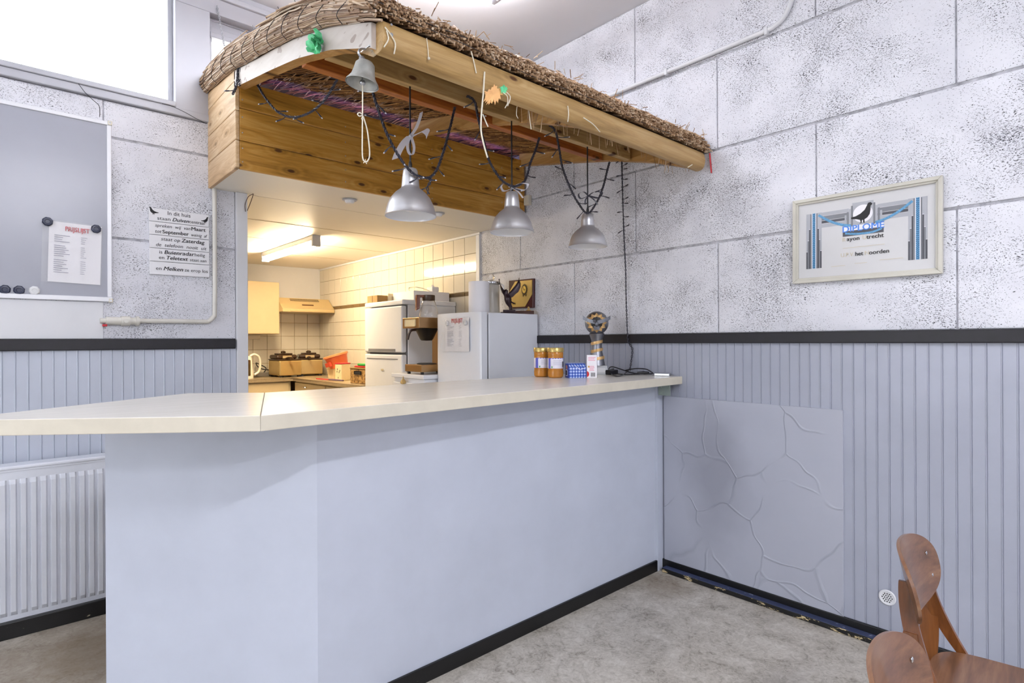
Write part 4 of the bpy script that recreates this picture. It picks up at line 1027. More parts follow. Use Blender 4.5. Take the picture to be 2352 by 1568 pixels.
m.build('barcode_label', [M['paper'], plain('orange_print', 'D9884A', .5), M['ink']], t)
m = MB(); m.tube([(-.02, -.0345, .074), (.012, -.0355, .045)], .0012, 5); m.tube([(.012, -.0355, .045), (.048, -.0345, .060)], .0012, 5); m.build('fold_edge', M['paper'], t)
t = thing('card_box', 'slim white and pink box with a red dot standing in front of the globe trophy', 'box', (2.462, 2.085, ZT), (0, 0, rad(-46)))
m = MB(); m.box((-.028, -.014, 0), (.028, .014, .128), .0025); m.build('carton', plain('white_carton', 'EEEBF0', .35), t)
m = MB(); pk = plain('pink_print', 'E5A3B4', .5)
for k, (z, w) in enumerate(((.112, .042), (.104, .036), (.096, .040), (.063, .034), (.055, .036), (.048, .030), (.041, .034))): m.box((-.020+(.006 if k > 2 else 0), -.0146, z), (-.020+w*.95, -.0139, z+.004), mi=0)
m.box((-.021, -.0146, .058), (-.013, -.0139, .068), mi=1)
for k in range(9): m.box((-.006+k*.0028, -.0146, .008), (-.0048+k*.0028+(.0005 if k % 2 else 0), -.0139, .030), mi=2)
m.prism([(-.0275, .006)] + [(-.0275+.012*cos(a*pi/12-pi/2), .022+.016*sin(a*pi/12-pi/2)) for a in range(13)], -.0148, -.0142, X=Matrix(((1, 0, 0, 0), (0, 0, 1, 0), (0, 1, 0, 0), (0, 0, 0, 1))), mi=3)
m.build('print', [pk, plain('ochre_print', 'D8A040', .5), M['ink'], M['red']], t)

# globe trophy
t = thing('globe_trophy', 'silver globe trophy with a spread-winged bird and gold bands on the counter', 'trophy', (2.735, 2.275, ZT), (0, 0, math.atan2(-2.275, -2.735)+pi/2))
sil = brushed('antique_silver', '8F9096', .38); gld = plain('pale_gold', 'D9B27A', .4, .5, var=.2, scale=60)
m = MB(); m.prism([(-.074, -.03), (.074, -.03), (.074, .05), (-.074, .05)], 0, .003); 
X = Matrix(((1, 0, 0, 0), (0, 0, 1, 0), (0, 1, 0, 0), (0, 0, 0, 1)))
m.prism([(-.074, 0), (.074, 0), (.060, .056), (-.060, .056)], -.038, .042, X=X, bev=.003); m.build('plinth', plain('silver_grey_plinth', 'C3C6CA', .3, .3), t)
m = MB(); m.box((-.045, -.0400, .014), (.05, -.0378, .042), .001); m.build('name_plate', plain('plate', 'DADBDD', .3, .4), t)
m = MB(); m.lathe([(.050, .056), (.045, .085), (.034, .14), (.030, .175), (.033, .21), (.042, .235), (.047, .250), (.040, .256), (0, .258)], 32); m.build('stem', sil, t, 40)
for k, (z0, r0) in enumerate(((.196, .035), (.148, .036), (.098, .045))):
    m = MB(); P = []
    for i in range(25):
        a = 2*pi*i/24; P.append((r0*cos(a), r0*sin(a), z0+.008*cos(a)))
    rows = [[(p[0]*(1.02+dd), p[1]*(1.02+dd), p[2]+dz) for p in P] for dz, dd in ((-.009, .05*(k == 2)), (0, .03), (.009, .02+.0*(k)))]
    m.sheet(rows); m.build('gold_band', gld, t, True)
GC = Vector((0, 0, .316)); m = MB(); m.ball(GC, .072, u=36, v=22); m.build('globe', sil, t, True)
fr = Matrix.Translation(GC) @ Matrix.Rotation(pi/2, 4, 'X')          # local z looks at -y (the viewer)
m = MB(); star = []
for i in range(24):
    a = 2*pi*i/24; r = .050 if i % 2 else .064; star.append((r*cos(a)*.95, r*sin(a)*.95))
rows = [[(p[0]*k, p[1]*k, math.sqrt(max(0, .0735**2-(p[0]*k)**2-(p[1]*k)**2))+z) for p in star+star[:1]] for k, z in ((.62, .000), (.8, .002), (1.0, .006))]
m.sheet(rows, X=fr, thick=.001); m.build('gold_petals', gld, t)
m = MB(); m.lathe([(.036, .0652), (.02, .0705), (0, .0737)], 24, X=fr); m.build('dark_opening', plain('dark_hollow', '17171B', .5), t, True)
m = MB(); m.ball((0, -.008, .080), .016, X=fr, sc=(.8, 1.1, .7), u=14, v=10); m.ball((-.012, .010, .092), .0085, X=fr, u=12, v=8); m.tube([(-.014, .010, .098), (-.020, .006, .104)], [.0035, .001], 6, X=fr)
for s in (-1, 1):
    m.sheet([[(s*x, y+dy, z) for x, y, z in ((.004, .004, .086), (.030, .010, .084), (.058, .020, .072), (.082, .034, .060))] for dy in (-.014, -.002, .008)], X=fr, thick=.003)
m.sheet([[(x, y, .078) for x in (-.018, 0, .018)] for y in (-.020, -.044)], X=fr, thick=.003); m.build('bird', plain('dark_silver_bird', '6F7178', .35, .6, var=.25, scale=60), t, 40)

# cable, adapter, tin
t = thing('mains_cable', 'black cable with plug and adapter lying looped on the right end of the counter', 'cable', (2.80, 2.15, ZT))
o_ = Vector((2.80, 2.15, ZT)); m = MB()
def cz(u, v, z=ZT+.006):
    p = at(u, v, 'z', z)
    return (p if p.x < 2.90 else at(u, v, 'x', 2.90)) - o_
m.tube(smooth_path([cz(1447, 846), cz(1440, 853), cz(1428, 862), cz(1410, 862), cz(1398, 850), cz(1405, 842, ZT+.014), cz(1430, 849), cz(1452, 856), cz(1470, 858), cz(1490, 858), cz(1501, 858)], 5), .0035, 7)
m.tube(smooth_path([cz(1437, 850, ZT+.012), cz(1462, 846, ZT+.02), cz(1485, 848, ZT+.012), cz(1500, 857)], 5), .0035, 7)
m.tube(smooth_path([cz(1410, 847), cz(1395, 852), cz(1415, 858), cz(1440, 860), cz(1470, 858.5)], 5), .0035, 7); m.build('cable', M['cord_black'], t, True)
m = MB(); p = at(1402, 860, 'z', ZT)-o_; m.box(p+Vector((-.04, -.03, .001)), p+Vector((.04, .03, .030)), .005); m.build('adapter', M['cord_black'], t)
m = MB(); p = cz(1480, 856, ZT+.01); m.tube([p+Vector((-.03, .03, 0)), p, p+Vector((.02, -.02, 0))], [.007, .010, .007], 10); m.build('plug', M['cord_black'], t, True)
t = thing('metal_tin', 'small flat metal tin with a wire loop at the countertop end', 'tin', (2.885, 1.905, ZT), (0, 0, rad(-72)))
m = MB(); m.box((-.045, -.022, 0), (.045, .022, .017), .003); m.build('case', M['steel'], t)
m = MB(); m.tube(smooth_path([(-.045, 0, .006), (-.06, .006, .01), (-.065, 0, .006), (-.055, -.01, .004), (-.045, -.004, .008)], 4), .0016, 6); m.tube([(.045, 0, .005), (.060, .004, .005)], .002, 6); m.build('wire_loop', M['steel'], t, True)

# ------------------------------------------------------------------ small fridge and what stands on it
M['fridge'] = plain('white_fridge_enamel', 'ECEFF6', .22, var=.01)
M['fridge_seal'] = plain('grey_door_seal', '7C7C82', .7)
FZ = 1.545
t = thing('larder_fridge', 'white larder fridge with a price list on its door, behind the counter', 'fridge', (2.68, 3.22, 0))
fo = Vector((2.68, 3.22, 0))
m = MB(); m.box(Vector((2.462, 2.985, .05))-fo, Vector((2.925, 3.50, FZ))-fo, .006); m.build('cabinet', M['fridge'], t)
m = MB(); m.box(Vector((2.445, 2.995, .08))-fo, Vector((2.463, 3.49, FZ-.015))-fo); m.build('door_seal', M['fridge_seal'], t)
m = MB(); X = Matrix(((0, 1, 0, 0), (1, 0, 0, 0), (0, 0, 1, 0), (0, 0, 0, 1)))
prof = [(2.985, 2.446)] + [(2.985+.515*(.5-.5*cos(pi*i/14)), 2.398-.018*sin(pi*i/14)) for i in range(15)] + [(3.50, 2.446)]
m.prism([(b-fo.x, a-fo.y) for a, b in prof], .06, FZ+.004, bev=.006); m.build('door', M['fridge'], t, 30)
price_sheet(Matrix.Translation((2.374, 3.225, 1.397)) @ Matrix(((0, 0, -1, 0), (-1, 0, 0, 0), (0, 1, 0, 0), (0, 0, 0, 1))), 0.275, .232, 'price list stuck to the door of the larder fridge')
for y, lb in ((3.330, 'pale magnet at the left top corner of the price list on the fridge'), (3.120, 'pale magnet at the right top corner of the price list on the fridge')):
    magnet(frame_at(2.364, y, 1.478, 'b'), M['magnet_white'], lb, .020, 'pale magnets on the larder fridge')
t = thing('kitchen_roll', 'large white paper roll standing on the larder fridge', 'paper roll', (2.585, 3.245, FZ))
m = MB(); m.lathe([(.022, .235), (.074, .235), (.076, .230), (.076, .004), (.074, .001), (.022, .001)], 40, close=True); m.build('roll', M['paper'], t, 35)
t = thing('glass_canister', 'clear canister with a chrome collar and glass knob behind the paper roll', 'canister', (2.735, 3.285, FZ))
m = MB(); m.lathe([(0, .001), (.058, .002), (.060, .01), (.060, .215), (.052, .23), (0, .231)], 28); m.build('container', plain('frosted_plastic', 'CFCBC2', .25), t, True)
m = MB(); m.lathe([(.061, .228), (.066, .232), (.066, .246), (.060, .252), (.03, .256), (0, .257)], 28); m.tube([(.0, -.066, .24), (.05, -.075, .22), (.055, -.078, .19)], .006, 8); m.ball((.055, -.08, .17), .018, sc=(.7, .7, 1.2)); m.build('collar', M['chrome'], t, True)
m = MB(); m.ball((0, 0, .282), .025); m.lathe([(.012, .255), (.010, .265)], 12); m.build('knob', M['glass'], t, True)
# eagle figurine
M['bronze'] = plain('dark_bronze', '33232A', .28, .35, var=.35, scale=30)
t = thing('bird_figurine', 'dark bronze bird figurine with raised wings on the larder fridge', 'figurine', (2.735, 3.085, FZ), (0, 0, math.atan2(-3.085, -2.735)+pi/2))
m = MB(); m.box((-.062, -.034, 0), (.062, .034, .013), .003); m.box((-.045, -.026, .013), (.045, .026, .030), .003); m.build('base', M['bronze'], t)
m = MB(); m.tube(smooth_path([(.012, 0, .028), (.006, 0, .055), (-.004, 0, .08), (-.010, 0, .11), (-.018, 0, .135), (-.022, -.002, .158), (-.016, -.004, .174)], 4), [.014, .012, .011, .011, .012, .014, .016, .018, .021, .023, .025, .026, .026, .025, .023, .021, .019, .017, .015, .014, .0135, .013, .012, .010, .008], 12)
m.tube([(-.018, -.004, .172), (-.032, -.006, .170), (-.038, -.006, .163)], [.008, .005, .001], 8)
m.tube(smooth_path([(-.002, .0, .10), (.022, .004, .083), (.046, .004, .074)], 4), [.014]*4+[.012]*3+[.006]*2, 8, flat=.45)
for s, tip in ((-1, (-.072, .010, .255)), (1, (.072, .016, .262))):
    ra, rb = Vector((s*.010-.014, 0, .150)), Vector((s*.012-.010, 0, .112)); T = Vector(tip); n = 8; rows = []
    for i in range(n+1):
        f = i/n; a = ra.lerp(T, f) + Vector((s*.018*sin(pi*f), 0, .012*sin(pi*f))); b = rb.lerp(T, f) + Vector((s*.040*sin(pi*f)*(1 if s > 0 else .15), 0, -.004*sin(pi*f))) - Vector((0, 0, .006*(i % 2)))
        rows.append([a, (a+b)/2+Vector((0, -.006, 0)), b])
    m.sheet(rows, thick=.005)
m.build('bird', M['bronze'], t, 50)
# plaque
t = thing('award_plaque', 'gold plate on a dark wooden plaque with a round badge, hung above the larder fridge', 'plaque', mat=frame_at(XB-.002, 3.165, 1.705, 'b') @ Matrix.Rotation(rad(-1), 4, 'Z'))
m = MB(); m.box((-.135, -.108, .0), (.135, .108, .022), .003); m.build('backboard', plain('mahogany', '43181C', .22, var=.3), t)
m = MB(); m.prism([(-.120, -.052), (-.085, -.097), (.052, -.097), (.125, -.010), (.125, .097), (-.060, .097), (-.120, .030)], .022, .0245); m.build('gold_plate', plain('polished_gold', 'D2B46A', .25, .35), t)
m = MB(); sc_ = [((.037 if i % 2 else .033)*cos(2*pi*i/32)*.86+.045, (.037 if i % 2 else .033)*sin(2*pi*i/32)*1.15+.030) for i in range(32)]; m.prism(sc_, .0245, .027)
m.prism([(.025, -.004), (.040, -.012), (.030, -.024)], .0245, .026); m.prism([(.055, -.012), (.068, -.004), (.063, -.022)], .0245, .026); m.build('badge_ring', plain('dark_badge', '3E3016', .35, .5), t)
m = MB(); m.lathe([(.0225, .0285), (0, .0285)], 24, X=Matrix.Translation((.045, .030, 0)) @ Matrix.Diagonal((.9, 1.2, 1, 1))); m.build('badge_disc', plain('bright_gold', 'D9BC62', .3, .7), t)
m = MB(); m.prism([(.045+p[0]*.026, .034+p[1]*.030) for p in PIG], .0287, .0295); m.box((-.09, -.080, .0247), (-.05, -.060, .0252)); m.build('engraving', plain('engraved', '8C7434', .4, .5), t)
t = thing('wooden_base', 'low dark wooden trophy base with a small gold piece at the fridge corner', 'trophy base', (2.855, 3.06, FZ), (0, 0, rad(-45)))
m = MB(); m.box((-.075, -.03, 0), (.075, .03, .026), .003); m.build('block', plain('walnut', '4A2616', .3, var=.2), t)
m = MB(); m.lathe([(0, .026), (.020, .026), (.016, .032), (.006, .036), (.010, .048), (.004, .056), (0, .058)], 14, X=Matrix.Translation((.035, 0, 0))); m.build('gold_piece', plain('gold_piece', 'D8B878', .3, .6), t, True)

# ------------------------------------------------------------------ coffee corner
t = thing('drawer_unit', 'low worn white drawer cabinet under the coffee machine', 'cabinet', (2.50, 3.74, 0))
fo = Vector((2.50, 3.74, 0))
m = MB(); m.box(Vector((2.30, 3.53, 0))-fo, Vector((2.90, 3.955, 1.075))-fo, .006); m.box(Vector((2.28, 3.51, 1.075))-fo, Vector((2.90, 3.97, 1.106))-fo, .006); m.build('body', M['fridge'], t)
for k in range(3): m = MB(); m.box(Vector((2.282, 3.535, .35+.235*k))-fo, Vector((2.30, 3.95, .57+.235*k))-fo, .005); m.build('drawer', M['fridge'], t)
m = MB(); m.ball((2.272-2.5, 0, 1.0), .016, u=12, v=8); m.build('knob', M['bell_metal'], t, True)
t = thing('teardrop_ornament', 'small beige teardrop ornament hanging on the drawer cabinet front', 'ornament', tuple(at(926, 876, 'x', 2.262)))
m = MB(); m.lathe([(0, -.022), (.018, -.016), (.022, -.004), (.016, .010), (.006, .022), (.003, .038), (0, .040)], 16); m.build('teardrop', plain('dry_beige', 'C2A36A', .6, var=.3), t, True)
t = thing('coffee_machine', 'brass coloured coffee machine with black filter holder between the two fridges', 'coffee machine', (2.45, 3.70, 1.106))
fo = Vector((2.45, 3.70, 1.106)); cf = brushed('brown_steel', 'A88A66', .34, 0)
def cb(lo, hi, b=.003): m = MB(); m.box(Vector(lo)-fo, Vector(hi)-fo, b); return m
cb((2.30, 3.565, 1.125), (2.62, 3.795, 1.178)).build('base', cf, t); cb((2.54, 3.575, 1.178), (2.62, 3.785, 1.45)).build('column', cf, t); cb((2.28, 3.565, 1.450), (2.62, 3.795, 1.528)).build('head', cf, t)
m = MB()
for x in (2.32, 2.58):
    for y in (3.59, 3.77): m.lathe([(.012, 0), (.012, .020), (0, .020)], 12, X=Matrix.Translation(Vector((x, y, 1.1065))-fo))
m.build('feet', M['cord_black'], t)
m = MB(); m.lathe([(.075, 0), (.075, .006), (.06, .010), (0, .010)], 28, X=Matrix.Translation(Vector((2.42, 3.68, 1.178))-fo)); m.build('hot_plate', M['cord_black'], t, True)
m = MB(); m.lathe([(.088, -.002), (.084, -.012), (.050, -.082), (.040, -.092), (0, -.094)], 28, X=Matrix.Translation(Vector((2.42, 3.68, 1.45))-fo)); m.build('filter_holder', plain('black_bakelite', '120C0B', .35), t, True)
m = MB(); m.tube(smooth_path([Vector(q)-fo for q in ((2.345, 3.70, 1.438), (2.31, 3.715, 1.435), (2.295, 3.725, 1.41), (2.288, 3.735, 1.365))], 4), .009, 8); m.build('filter_handle', plain('brown_handle', '3A2014', .35), t, True)
cb((2.2765, 3.61, 1.462), (2.281, 3.755, 1.516), .008).build('switch_panel', plain('cream_switch', 'EADBB4', .3), t)
t = thing('coffee_jug', 'glass coffee jug with a brown plastic handle on top of the coffee machine', 'jug', (2.435, 3.672, 1.529))
m = MB(); pr = [(0, .001), (.070, .001), (.074, .010), (.072, .035), (.056, .105), (.045, .135), (.046, .160)]; m.lathe(pr + [(r-.003, z) for r, z in pr[::-1] if r > .01] + [(0, .005)], 32); m.build('glass_body', M['glass'], t, True)
m = MB(); m.lathe([(.0475, .133), (.049, .136), (.049, .170), (.046, .174), (0, .174), (0, .171), (.045, .170), (.046, .134)], 28); m.build('collar', plain('brown_collar', '4A3424', .3), t, 35)
m = MB(); m.box((-.098, -.024, .155), (-.04, .024, .174), .004); m.prism([(-.098, .174), (-.070, .174), (-.074, .070), (-.100, .056)], -.024, .024, X=Matrix(((1, 0, 0, 0), (0, 0, 1, 0), (0, 1, 0, 0), (0, 0, 0, 1))), bev=.004); h_ = m.build('handle', plain('amber_brown_plastic', '7A3A14', .18), t); h_.rotation_euler = (0, 0, rad(-20))

# ------------------------------------------------------------------ tall fridge freezer
t = thing('fridge_freezer', 'tall white two-door fridge freezer against the kitchen tiles', 'fridge', (2.67, 4.31, 0)); fo = Vector((2.67, 4.31, 0))
def fb_(lo, hi, b=.006): m = MB(); m.box(Vector(lo)-fo, Vector(hi)-fo, b, seg=3); return m
fb_((2.455, 4.0, .04), (2.930, 4.625, 1.650)).build('cabinet', M['fridge'], t); fb_((2.40, 3.992, 1.650), (2.932, 4.632, 1.690), .010).build('lid', M['fridge'], t)
fb_((2.44, 4.008, .08), (2.457, 4.617, 1.645), .001).build('door_seal', M['fridge_seal'], t)
m = fb_((2.395, 4.0, 1.262), (2.442, 4.625, 1.640), .012); m.build('upper_door', M['fridge'], t); m = fb_((2.395, 4.0, .06), (2.442, 4.625, 1.245), .012); ld = m.build('lower_door', M['fridge'], t)
fb_((2.390, 4.10, 1.268), (2.397, 4.55, 1.292), .003).build('handle_recess', M['fridge_seal'], t); fb_((2.391, 4.06, 1.205), (2.397, 4.58, 1.212), .002).build('trim_line', M['fridge_seal'], t)
m = MB(); m.lathe([(.016, .002), (.010, .004), (0, .004)], 18, X=Matrix.Translation(Vector((2.394, 4.31, 1.115))-fo) @ Matrix.Rotation(-pi/2, 4, 'Y') @ Matrix.Diagonal((.6, 1.6, 1, 1))); m.build('badge', plain('beige_badge', 'C9BFA6', .4), t)
m = fb_((2.400, 4.595, 1.232), (2.43, 4.628, 1.268), .008); m.build('hinge', M['socket'], t)
fzt = 1.690
pbox('white_box', 'plain white box lying on the tall fridge freezer', 'box', (2.56, 4.08, fzt), (2.92, 4.42, fzt+.085), M['paper'], .004)
t = thing('brown_carton', 'small brown slotted carton on the front edge of the tall fridge', 'carton', (2.47, 4.53, fzt)); m = MB(); m.box((-.05, -.09, 0), (.05, .09, .062), .003); m.build('carton_body', plain('kraft_card', 'A07C48', .7, var=.15), t)
m = MB(); m.box((-.052, -.004, 0), (-.0495, .002, .062)); m.build('tape_seam', plain('card_seam', '7A5C34', .7), t)
pbox('cream_packet', 'cream packet between the brown carton and the white box', 'packet', (2.52, 4.43, fzt), (2.66, 4.52, fzt+.080), plain('cream_card', 'EBDDBE', .5), .008)
m = MB(); m.tube(smooth_path([(0, 0, .004), (.02, .05, .030), (.06, .10, .048), (.08, .04, .050), (.05, -.02, .045), (.1, -.06, .03), (.12, -.12, .006)], 5), .004, 6); o = m.build('white_flex', M['cord_white'], loc=(2.62, 4.24, fzt+.085), smooth=True); tag(o, 'coiled white flex on the white box above the tall fridge', 'cable')
t = thing('tube_adapter', 'small white plug adapter on the white box above the tall fridge', 'adapter', (2.78, 4.13, fzt+.085)); m = MB(); m.box((-.03, -.04, 0), (.04, .05, .045), .008); m.ball((.0, .0, .05), .014, u=10, v=6); m.build('adapter_body', M['paper'], t)

# ------------------------------------------------------------------ kitchen units
M['unit'] = plain('cream_unit_front', 'CFBC96', .4, var=.03); M['worktop'] = plain('taupe_worktop', '9C8A6E', .3, var=.15, scale=60)
WZ = .965
t = thing('kitchen_worktop', 'brown grey L-shaped kitchen worktop along the end and right walls', 'worktop', (2.0, 6.5, WZ-.034))
fo = Vector((2.0, 6.5, WZ-.034)); m = MB(); m.prism([(x-fo.x, y-fo.y) for x, y in ((.3, 6.22), (2.34, 6.22), (2.36, 6.20), (2.36, 4.65), (2.932, 4.65), (2.932, 6.84), (.3, 6.84))], 0, .034, bev=.006); m.build('worktop_slab', M['worktop'], t, 30)
m = MB(); m.prism([(2.352-fo.x, 6.215-fo.y), (2.365-fo.x, 6.205-fo.y), (2.932-fo.x, 6.8-fo.y), (2.925-fo.x, 6.81-fo.y)], .0340, .0348); m.build('mitre_strip', M['steel'], t)
def unit(lo, hi, label, fronts, grp='cream base cabinets'):
    c = Vector(((lo[0]+hi[0])/2, (lo[1]+hi[1])/2, 0)); t = thing('base_cabinet', label, 'cabinet', tuple(c), group=grp)
    m = MB(); m.box(Vector(lo)-c, Vector(hi)-c, .002); m.build('carcass', M['unit'], t)
    for nm, a, b, hp in fronts:
        m = MB(); m.box(Vector(a)-c, Vector(b)-c, .004); f = m.build(nm, M['unit'], t)
        if hp: m = MB(); hp = Vector(hp)-c; m.tube(smooth_path([hp+Vector((.01, -.03, 0)), hp+Vector((-.016, -.02, 0)), hp+Vector((-.016, .02, 0)), hp+Vector((.01, .03, 0))], 3), .005, 6); m.build('handle', M['chrome'], f, True)
unit((.3, 6.26, 0), (2.36, 6.83, WZ-.035), 'cream base cabinet run along the kitchen end wall', [('door', (1.3, 6.242, .1), (1.80, 6.26, WZ-.05), None), ('door', (1.81, 6.242, .1), (2.335, 6.26, WZ-.05), None)])
unit((2.40, 5.42, 0), (2.92, 6.22, WZ-.035), 'cream base cabinet with drawers beside the kitchen corner', [('drawer', (2.382, 5.43, .80), (2.40, 6.20, WZ-.05), (2.376, 5.92, .875)), ('door', (2.382, 5.43, .1), (2.40, 6.20, .79), (2.376, 5.5, .6))])
unit((2.40, 4.66, 0), (2.92, 5.41, WZ-.035), 'cream base cabinet next to the tall fridge', [('drawer', (2.382, 4.67, .80), (2.40, 5.40, WZ-.05), (2.376, 5.0, .875)), ('door', (2.382, 4.67, .1), (2.40, 5.40, .79), (2.376, 4.8, .6))])
t = thing('wall_cupboard', 'cream wall cupboard on the kitchen end wall left of the hood', 'cupboard', (1.95, 6.66, 1.44)); m = MB(); m.box((-.65, -.15, 0), (.375, .155, .575), .003); m.build('carcass', M['unit'], t); m = MB(); m.box((-.645, -.172, .004), (-.14, -.152, .575), .006); m.build('door', M['unit'], t); m = MB(); m.box((-.132, -.172, .004), (.375, -.152, .575), .006); m.build('door', M['unit'], t)
t = thing('socket_box', 'cream socket box under the wall cupboard', 'socket', (2.15, YEND-.006, 1.385)); m = MB(); m.box((-.07, -.045, 0), (.07, 0, .05), .006); m.build('socket_housing', M['socket'], t)
# hood
t = thing('cooker_hood', 'beige cooker hood in the kitchen corner', 'cooker hood', (2.63, 6.62, 1.69)); hb = plain('beige_enamel', 'C6AE80', .35, var=.03)
X = Matrix(((0, 0, 1, 0), (1, 0, 0, 0), (0, 1, 0, 0), (0, 0, 0, 1)))
m = MB(); m.prism([(-.23, .0), (.215, .0), (.215, .165), (-.06, .165), (-.19, .055), (-.23, .035)], -.305, .300, X=X, bev=.006); m.build('canopy', hb, t)
m = MB(); m.box((-.315, -.10, .0), (-.304, .215, .172), .002); m.build('side_plate', hb, t)
m = MB()
for i in range(26): 
    for j in range(2): m.box((-.17+i*.013, -.103+j*.019, .130+j*.016), (-.163+i*.013, -.094+j*.019, .138+j*.016))
m.build('vent_slots', M['dark_gap'], t)
m = MB(); m.box((-.06, -.165, .068), (.075, -.145, .092), .006); m.build('switch_slot', plain('brown_switch', '5A3A1A', .4), t)
m = MB(); m.box((-.22, -.236, .004), (.29, -.225, .024), .003); m.build('front_lip', hb, t)

# things on the worktop
t = thing('electric_kettle', 'white electric kettle at the left edge of the kitchen worktop', 'kettle', (1.945, 6.46, WZ), (0, 0, rad(4)))
m = MB(); m.lathe([(0, 0), (.088, 0), (.088, .018), (.084, .022), (.088, .026), (.088, .06), (.070, .22), (.058, .24), (0, .245)], 30); m.build('kettle_body', plain('white_plastic', 'EFE9DA', .3), t, 40)
m = MB(); m.tube(smooth_path([(.055, 0, .235), (.10, 0, .255), (.150, 0, .225), (.165, 0, .15), (.150, 0, .07), (.10, 0, .035)], 5), .016, 10, flat=.8); m.build('handle', plain('white_plastic_handle', 'EFE9DA', .3), t, True)
m = MB(); m.box((-.02, -.094, .03), (.03, -.066, .20), .008); w_ = m.build('water_gauge', plain('smoky_gauge', '4A3A20', .2), t)
t = thing('power_strip', 'grey power strip with a tangle of flex beside the kettle', 'power strip', (2.225, 6.70, WZ)); m = MB(); m.box((-.13, -.05, 0), (.14, .05, .045), .006); m.build('strip_housing', plain('grey_plastic', '6A6660', .4), t)
m = MB(); m.tube(smooth_path([(0, 0, .045), (.03, .02, .09), (-.02, .06, .13), (-.06, .08, .15), (-.05, .05, .11), (.0, .05, .08), (.06, .02, .07), (.13, 0, .06)], 5), .006, 6); m.build('flex', M['cord_black'], t, True)
m = MB(); m.tube(smooth_path([(-.13, -.02, .02), (-.19, -.06, .01), (-.24, -.01, .03), (-.21, .05, .06), (-.26, .0, .01)], 5), .005, 6); m.build('white_flex', M['cord_white'], t, True)
frs = plain('warm_steel', 'C9B078', .32, .7, var=.03); frl = plain('brown_lid', '3A2616', .3)
def fryer(x, y, rz, label):
    t = thing('deep_fryer', label, 'deep fryer', (x, y, WZ), (0, 0, rz), 'steel deep fryers'); m = MB(); m.box((-.125, -.155, .018), (.125, .155, .185), .012, seg=3); m.build('housing', frs, t)
    m = MB(); m.box((-.128, -.158, .185), (.128, .158, .197), .004); m.build('rim', frl, t)
    m = MB(); m.box((-.118, -.06, .197), (.118, .155, .245), .02, seg=3); m.box((-.08, -.02, .245), (.08, .11, .262), .008); m.ball((0, .05, .272), .024, sc=(1.2, .8, .7)); m.build('lid', frl, t)
    m = MB(); m.box((-.05, -.063, .205), (.05, -.058, .235), .002); m.build('window_slot', plain('beige_label', 'B9A27A', .4), t)
    m = MB(); m.tube(smooth_path([(-.03, -.10, .200), (-.03, -.16, .212), (-.03, -.24, .212), (-.03, -.27, .205)], 3), .014, 8); m.build('basket_handle', frl, t, True)
    for sx in (-1, 1):
        for sy in (-1, 1): m = MB(); m.box((sx*.1-.015, sy*.13-.015, 0), (sx*.1+.015, sy*.13+.015, .019)); m.build('foot', M['cord_black'], t)
    m = MB(); m.box((.124, -.05, .11), (.134, .03, .165), .003); m.build('side_grip', frl, t)
fryer(2.385, 6.49, rad(2), 'left steel deep fryer, beside the power strip'); fryer(2.690, 6.56, rad(-14), 'right steel deep fryer in the worktop corner')
t = thing('clear_tub', 'clear plastic tub holding up the orange bucket', 'tub', (2.70, 5.86, WZ)); m = MB(); m.lathe([(0, 0), (.085, 0), (.098, .09), (.106, .10), (.106, .110), (0, .112)], 4, X=Matrix.Rotation(pi/4+.1, 4, 'Z') @ Matrix.Diagonal((1.2, 1.0, 1, 1))); m.build('tub_body', plain('milky_plastic', 'E6CFA6', .25, var=.08), t)
t = thing('orange_bucket', 'orange plastic bucket with a lid, tilted on top of the tubs', 'bucket', (2.705, 5.80, WZ+.118), (rad(-8), rad(-14), 0)); ob = plain('orange_plastic', 'D9663C', .3, var=.1)
m = MB(); m.lathe([(0, .0), (.095, .0), (.115, .105), (.120, .11), (.120, .12), (0, .122)], 32); m.build('bucket_body', ob, t, 35); m = MB(); m.lathe([(.122, .118), (.130, .120), (.130, .137), (.122, .142), (0, .144)], 32); m.build('lid', plain('orange_lid', 'E08A58', .35), t, 35)
m = MB(); m.box((-.119, -.06, .03), (-.095, .06, .075), .004); m.build('label', plain('red_label', 'C8452A', .4), t)
t = thing('mug_carton', 'tall cream carton with black marks in front of the orange bucket', 'carton', (2.555, 5.40, WZ), (0, 0, rad(20))); m = MB(); m.box((-.06, -.045, 0), (.06, .045, .165), .006); m.build('carton_body', plain('cream_carton', 'E6D2A6', .5), t); m = MB()
for a, b in ((-.02, .10), (.012, .115), (-.012, .085), (.016, .09), (0, .03)): m.ball((-.0605, a, b), .008, sc=(.15, .5, 1.3), u=8, v=6)
m.build('marks', M['ink'], t); m = MB(); m.box((-.063, -.048, .165), (.063, .048, .176), .003); m.build('red_lid', M['red'], t)
t = thing('rusty_tin_box', 'speckled brown tin box with a slot handle by the tall fridge', 'box', (2.545, 4.86, WZ), (0, 0, rad(4))); rt = NT('speckled_tin'); c = rt.coord(); rt.set(rt.ramp(rt.noise(c, 45, 4, .7), [(.40, '5A3A18'), (.55, 'B08A52'), (.7, 'CFAE78')]), .45)
m = MB(); m.box((-.10, -.14, 0), (.10, .14, .135), .006); m.build('tin_body', rt.m, t); m = MB(); m.box((-.104, -.06, .085), (-.099, .06, .118), .008); m.build('slot_handle', M['dark_gap'], t); m = MB(); m.box((-.104, -.143, .135), (.104, .143, .147), .004); m.build('tin_lid', plain('tin_lid', '9A7A48', .4, .3), t)
pbox('red_tray', 'flat red tray on top of the brown tin box', 'tray', (2.47, 4.75, WZ+.148), (2.66, 4.98, WZ+.163), M['red'], .006)
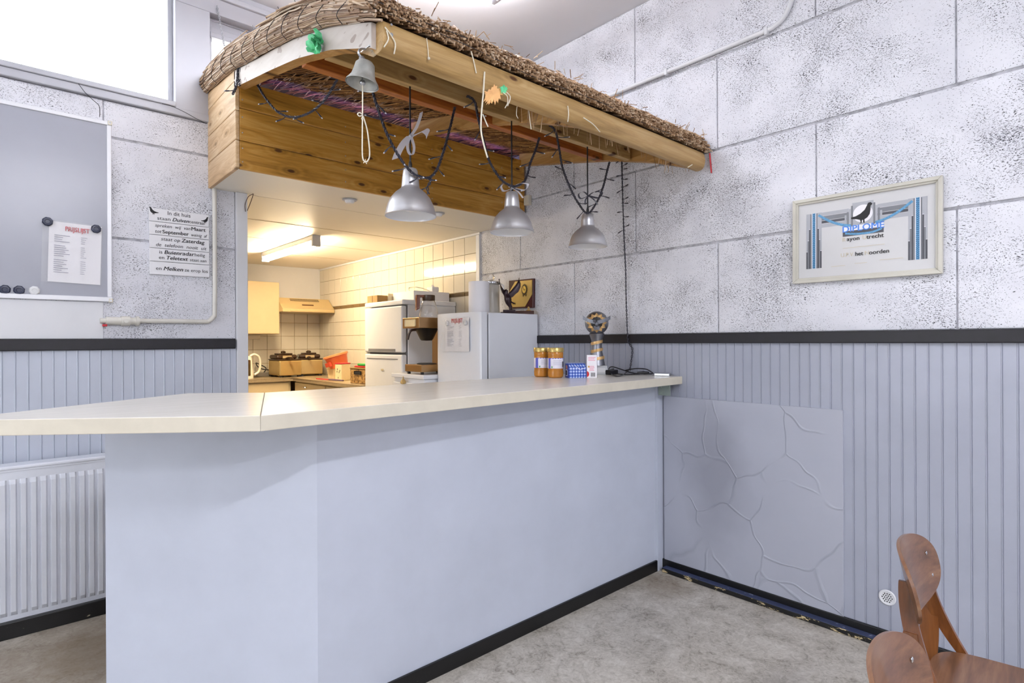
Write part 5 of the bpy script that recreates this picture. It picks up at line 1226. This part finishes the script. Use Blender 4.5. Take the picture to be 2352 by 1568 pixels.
pbox('green_lid', 'flat green plastic lid on the red tray', 'dish', (2.47, 4.74, WZ+.1635), (2.62, 4.92, WZ+.186), plain('green_plastic', '2E9A48', .35), .008)  # loose plastic lid lying on the tray
t = thing('white_bag', 'crumpled white plastic bag beside the tall fridge', 'bag', (2.78, 4.90, WZ+.004)); m = MB(); rb = random.Random(2); vs = m.ball((0, 0, .142), .11, sc=(.9, 1.0, 1.2), u=18, v=12)
for v in vs: v.co += v.co.normalized()*rb.uniform(-.015, .012)
m.build('bag_body', plain('white_film', 'F2EAD8', .4), t, 60)
t = thing('kitchen_knife', 'red and purple handled kitchen knife lying on the worktop edge', 'knife', (2.455, 5.18, WZ+.006), (0, 0, rad(98)))
m = MB(); m.tube([(0, 0, .008), (.10, 0, .009), (.24, 0, .008)], [.010, .013, .010], 8, flat=.7); m.build('handle', plain('purple_handle', '54425E', .4), t, True); m = MB(); m.prism([(.24, -.016), (.24, .016), (.46, .012), (.49, -.004), (.44, -.016)], .004, .012); m.build('blade_guard', M['red'], t)

# kitchen ceiling: tube lamp and downlights, loose wires at the hatch
t = thing('kitchen_tube_lamp', 'lit warm tube lamp with white end caps on the kitchen ceiling', 'ceiling lamp', (KITCHEN_TUBE[0], KITCHEN_TUBE[1], SOF))
m = MB(); m.box((-.032, -.625, -.045), (.032, .625, 0), .003); m.build('housing', M['frame_white'], t); m = MB(); m.box((-.030, -.60, -.085), (.030, .60, -.045), .008); m.build('diffuser', M['tube_warm'], t)
for s in (-1, 1): m = MB(); m.box((-.035, s*.615-.016, -.092), (.035, s*.615+.016, 0), .003); m.build('end_cap', M['frame_white'], t)
for u, v, lb in ((803, 459, 'round white downlight in the hatch soffit, nearer the left jamb'), (1006, 490, 'round white downlight in the hatch soffit, half behind the bow lamp')):
    p = at(u, v, 'z', SOF-.003); t = thing('downlight', lb, 'downlight', tuple(p), group='downlights in the soffit'); m = MB(); m.lathe([(.046, 0), (.046, -.003), (.040, -.006), (.034, -.004), (.032, 0)], 28); m.build('ring', M['frame_white'], t, True)
    m = MB(); m.lathe([(.031, .0), (.030, -.012), (.022, -.022), (0, -.023)], 24); m.build('lamp_face', M['lamp_inside'], t, True)
m = MB(); q0 = at(582, 440, 'y', YA-.05); q0.z = SOF-.003; q = [q0, at(578, 458, 'y', YA-.04), at(568, 484, 'y', YA-.025)]
m.tube([p-q0 for p in smooth_path(q, 4)], .002, 5); q = [q0, at(570, 452, 'y', YA-.04), at(563, 470, 'y', YA-.025), at(564, 486, 'y', YA-.024)]; m.tube([p-q0 for p in smooth_path(q, 4)], .002, 5)
tag(m.build('loose_wire', plain('brown_wire', '4A2A22', .5), loc=tuple(q0), smooth=True), 'pair of brown wires hanging from the soffit by the hatch jamb', 'wire')
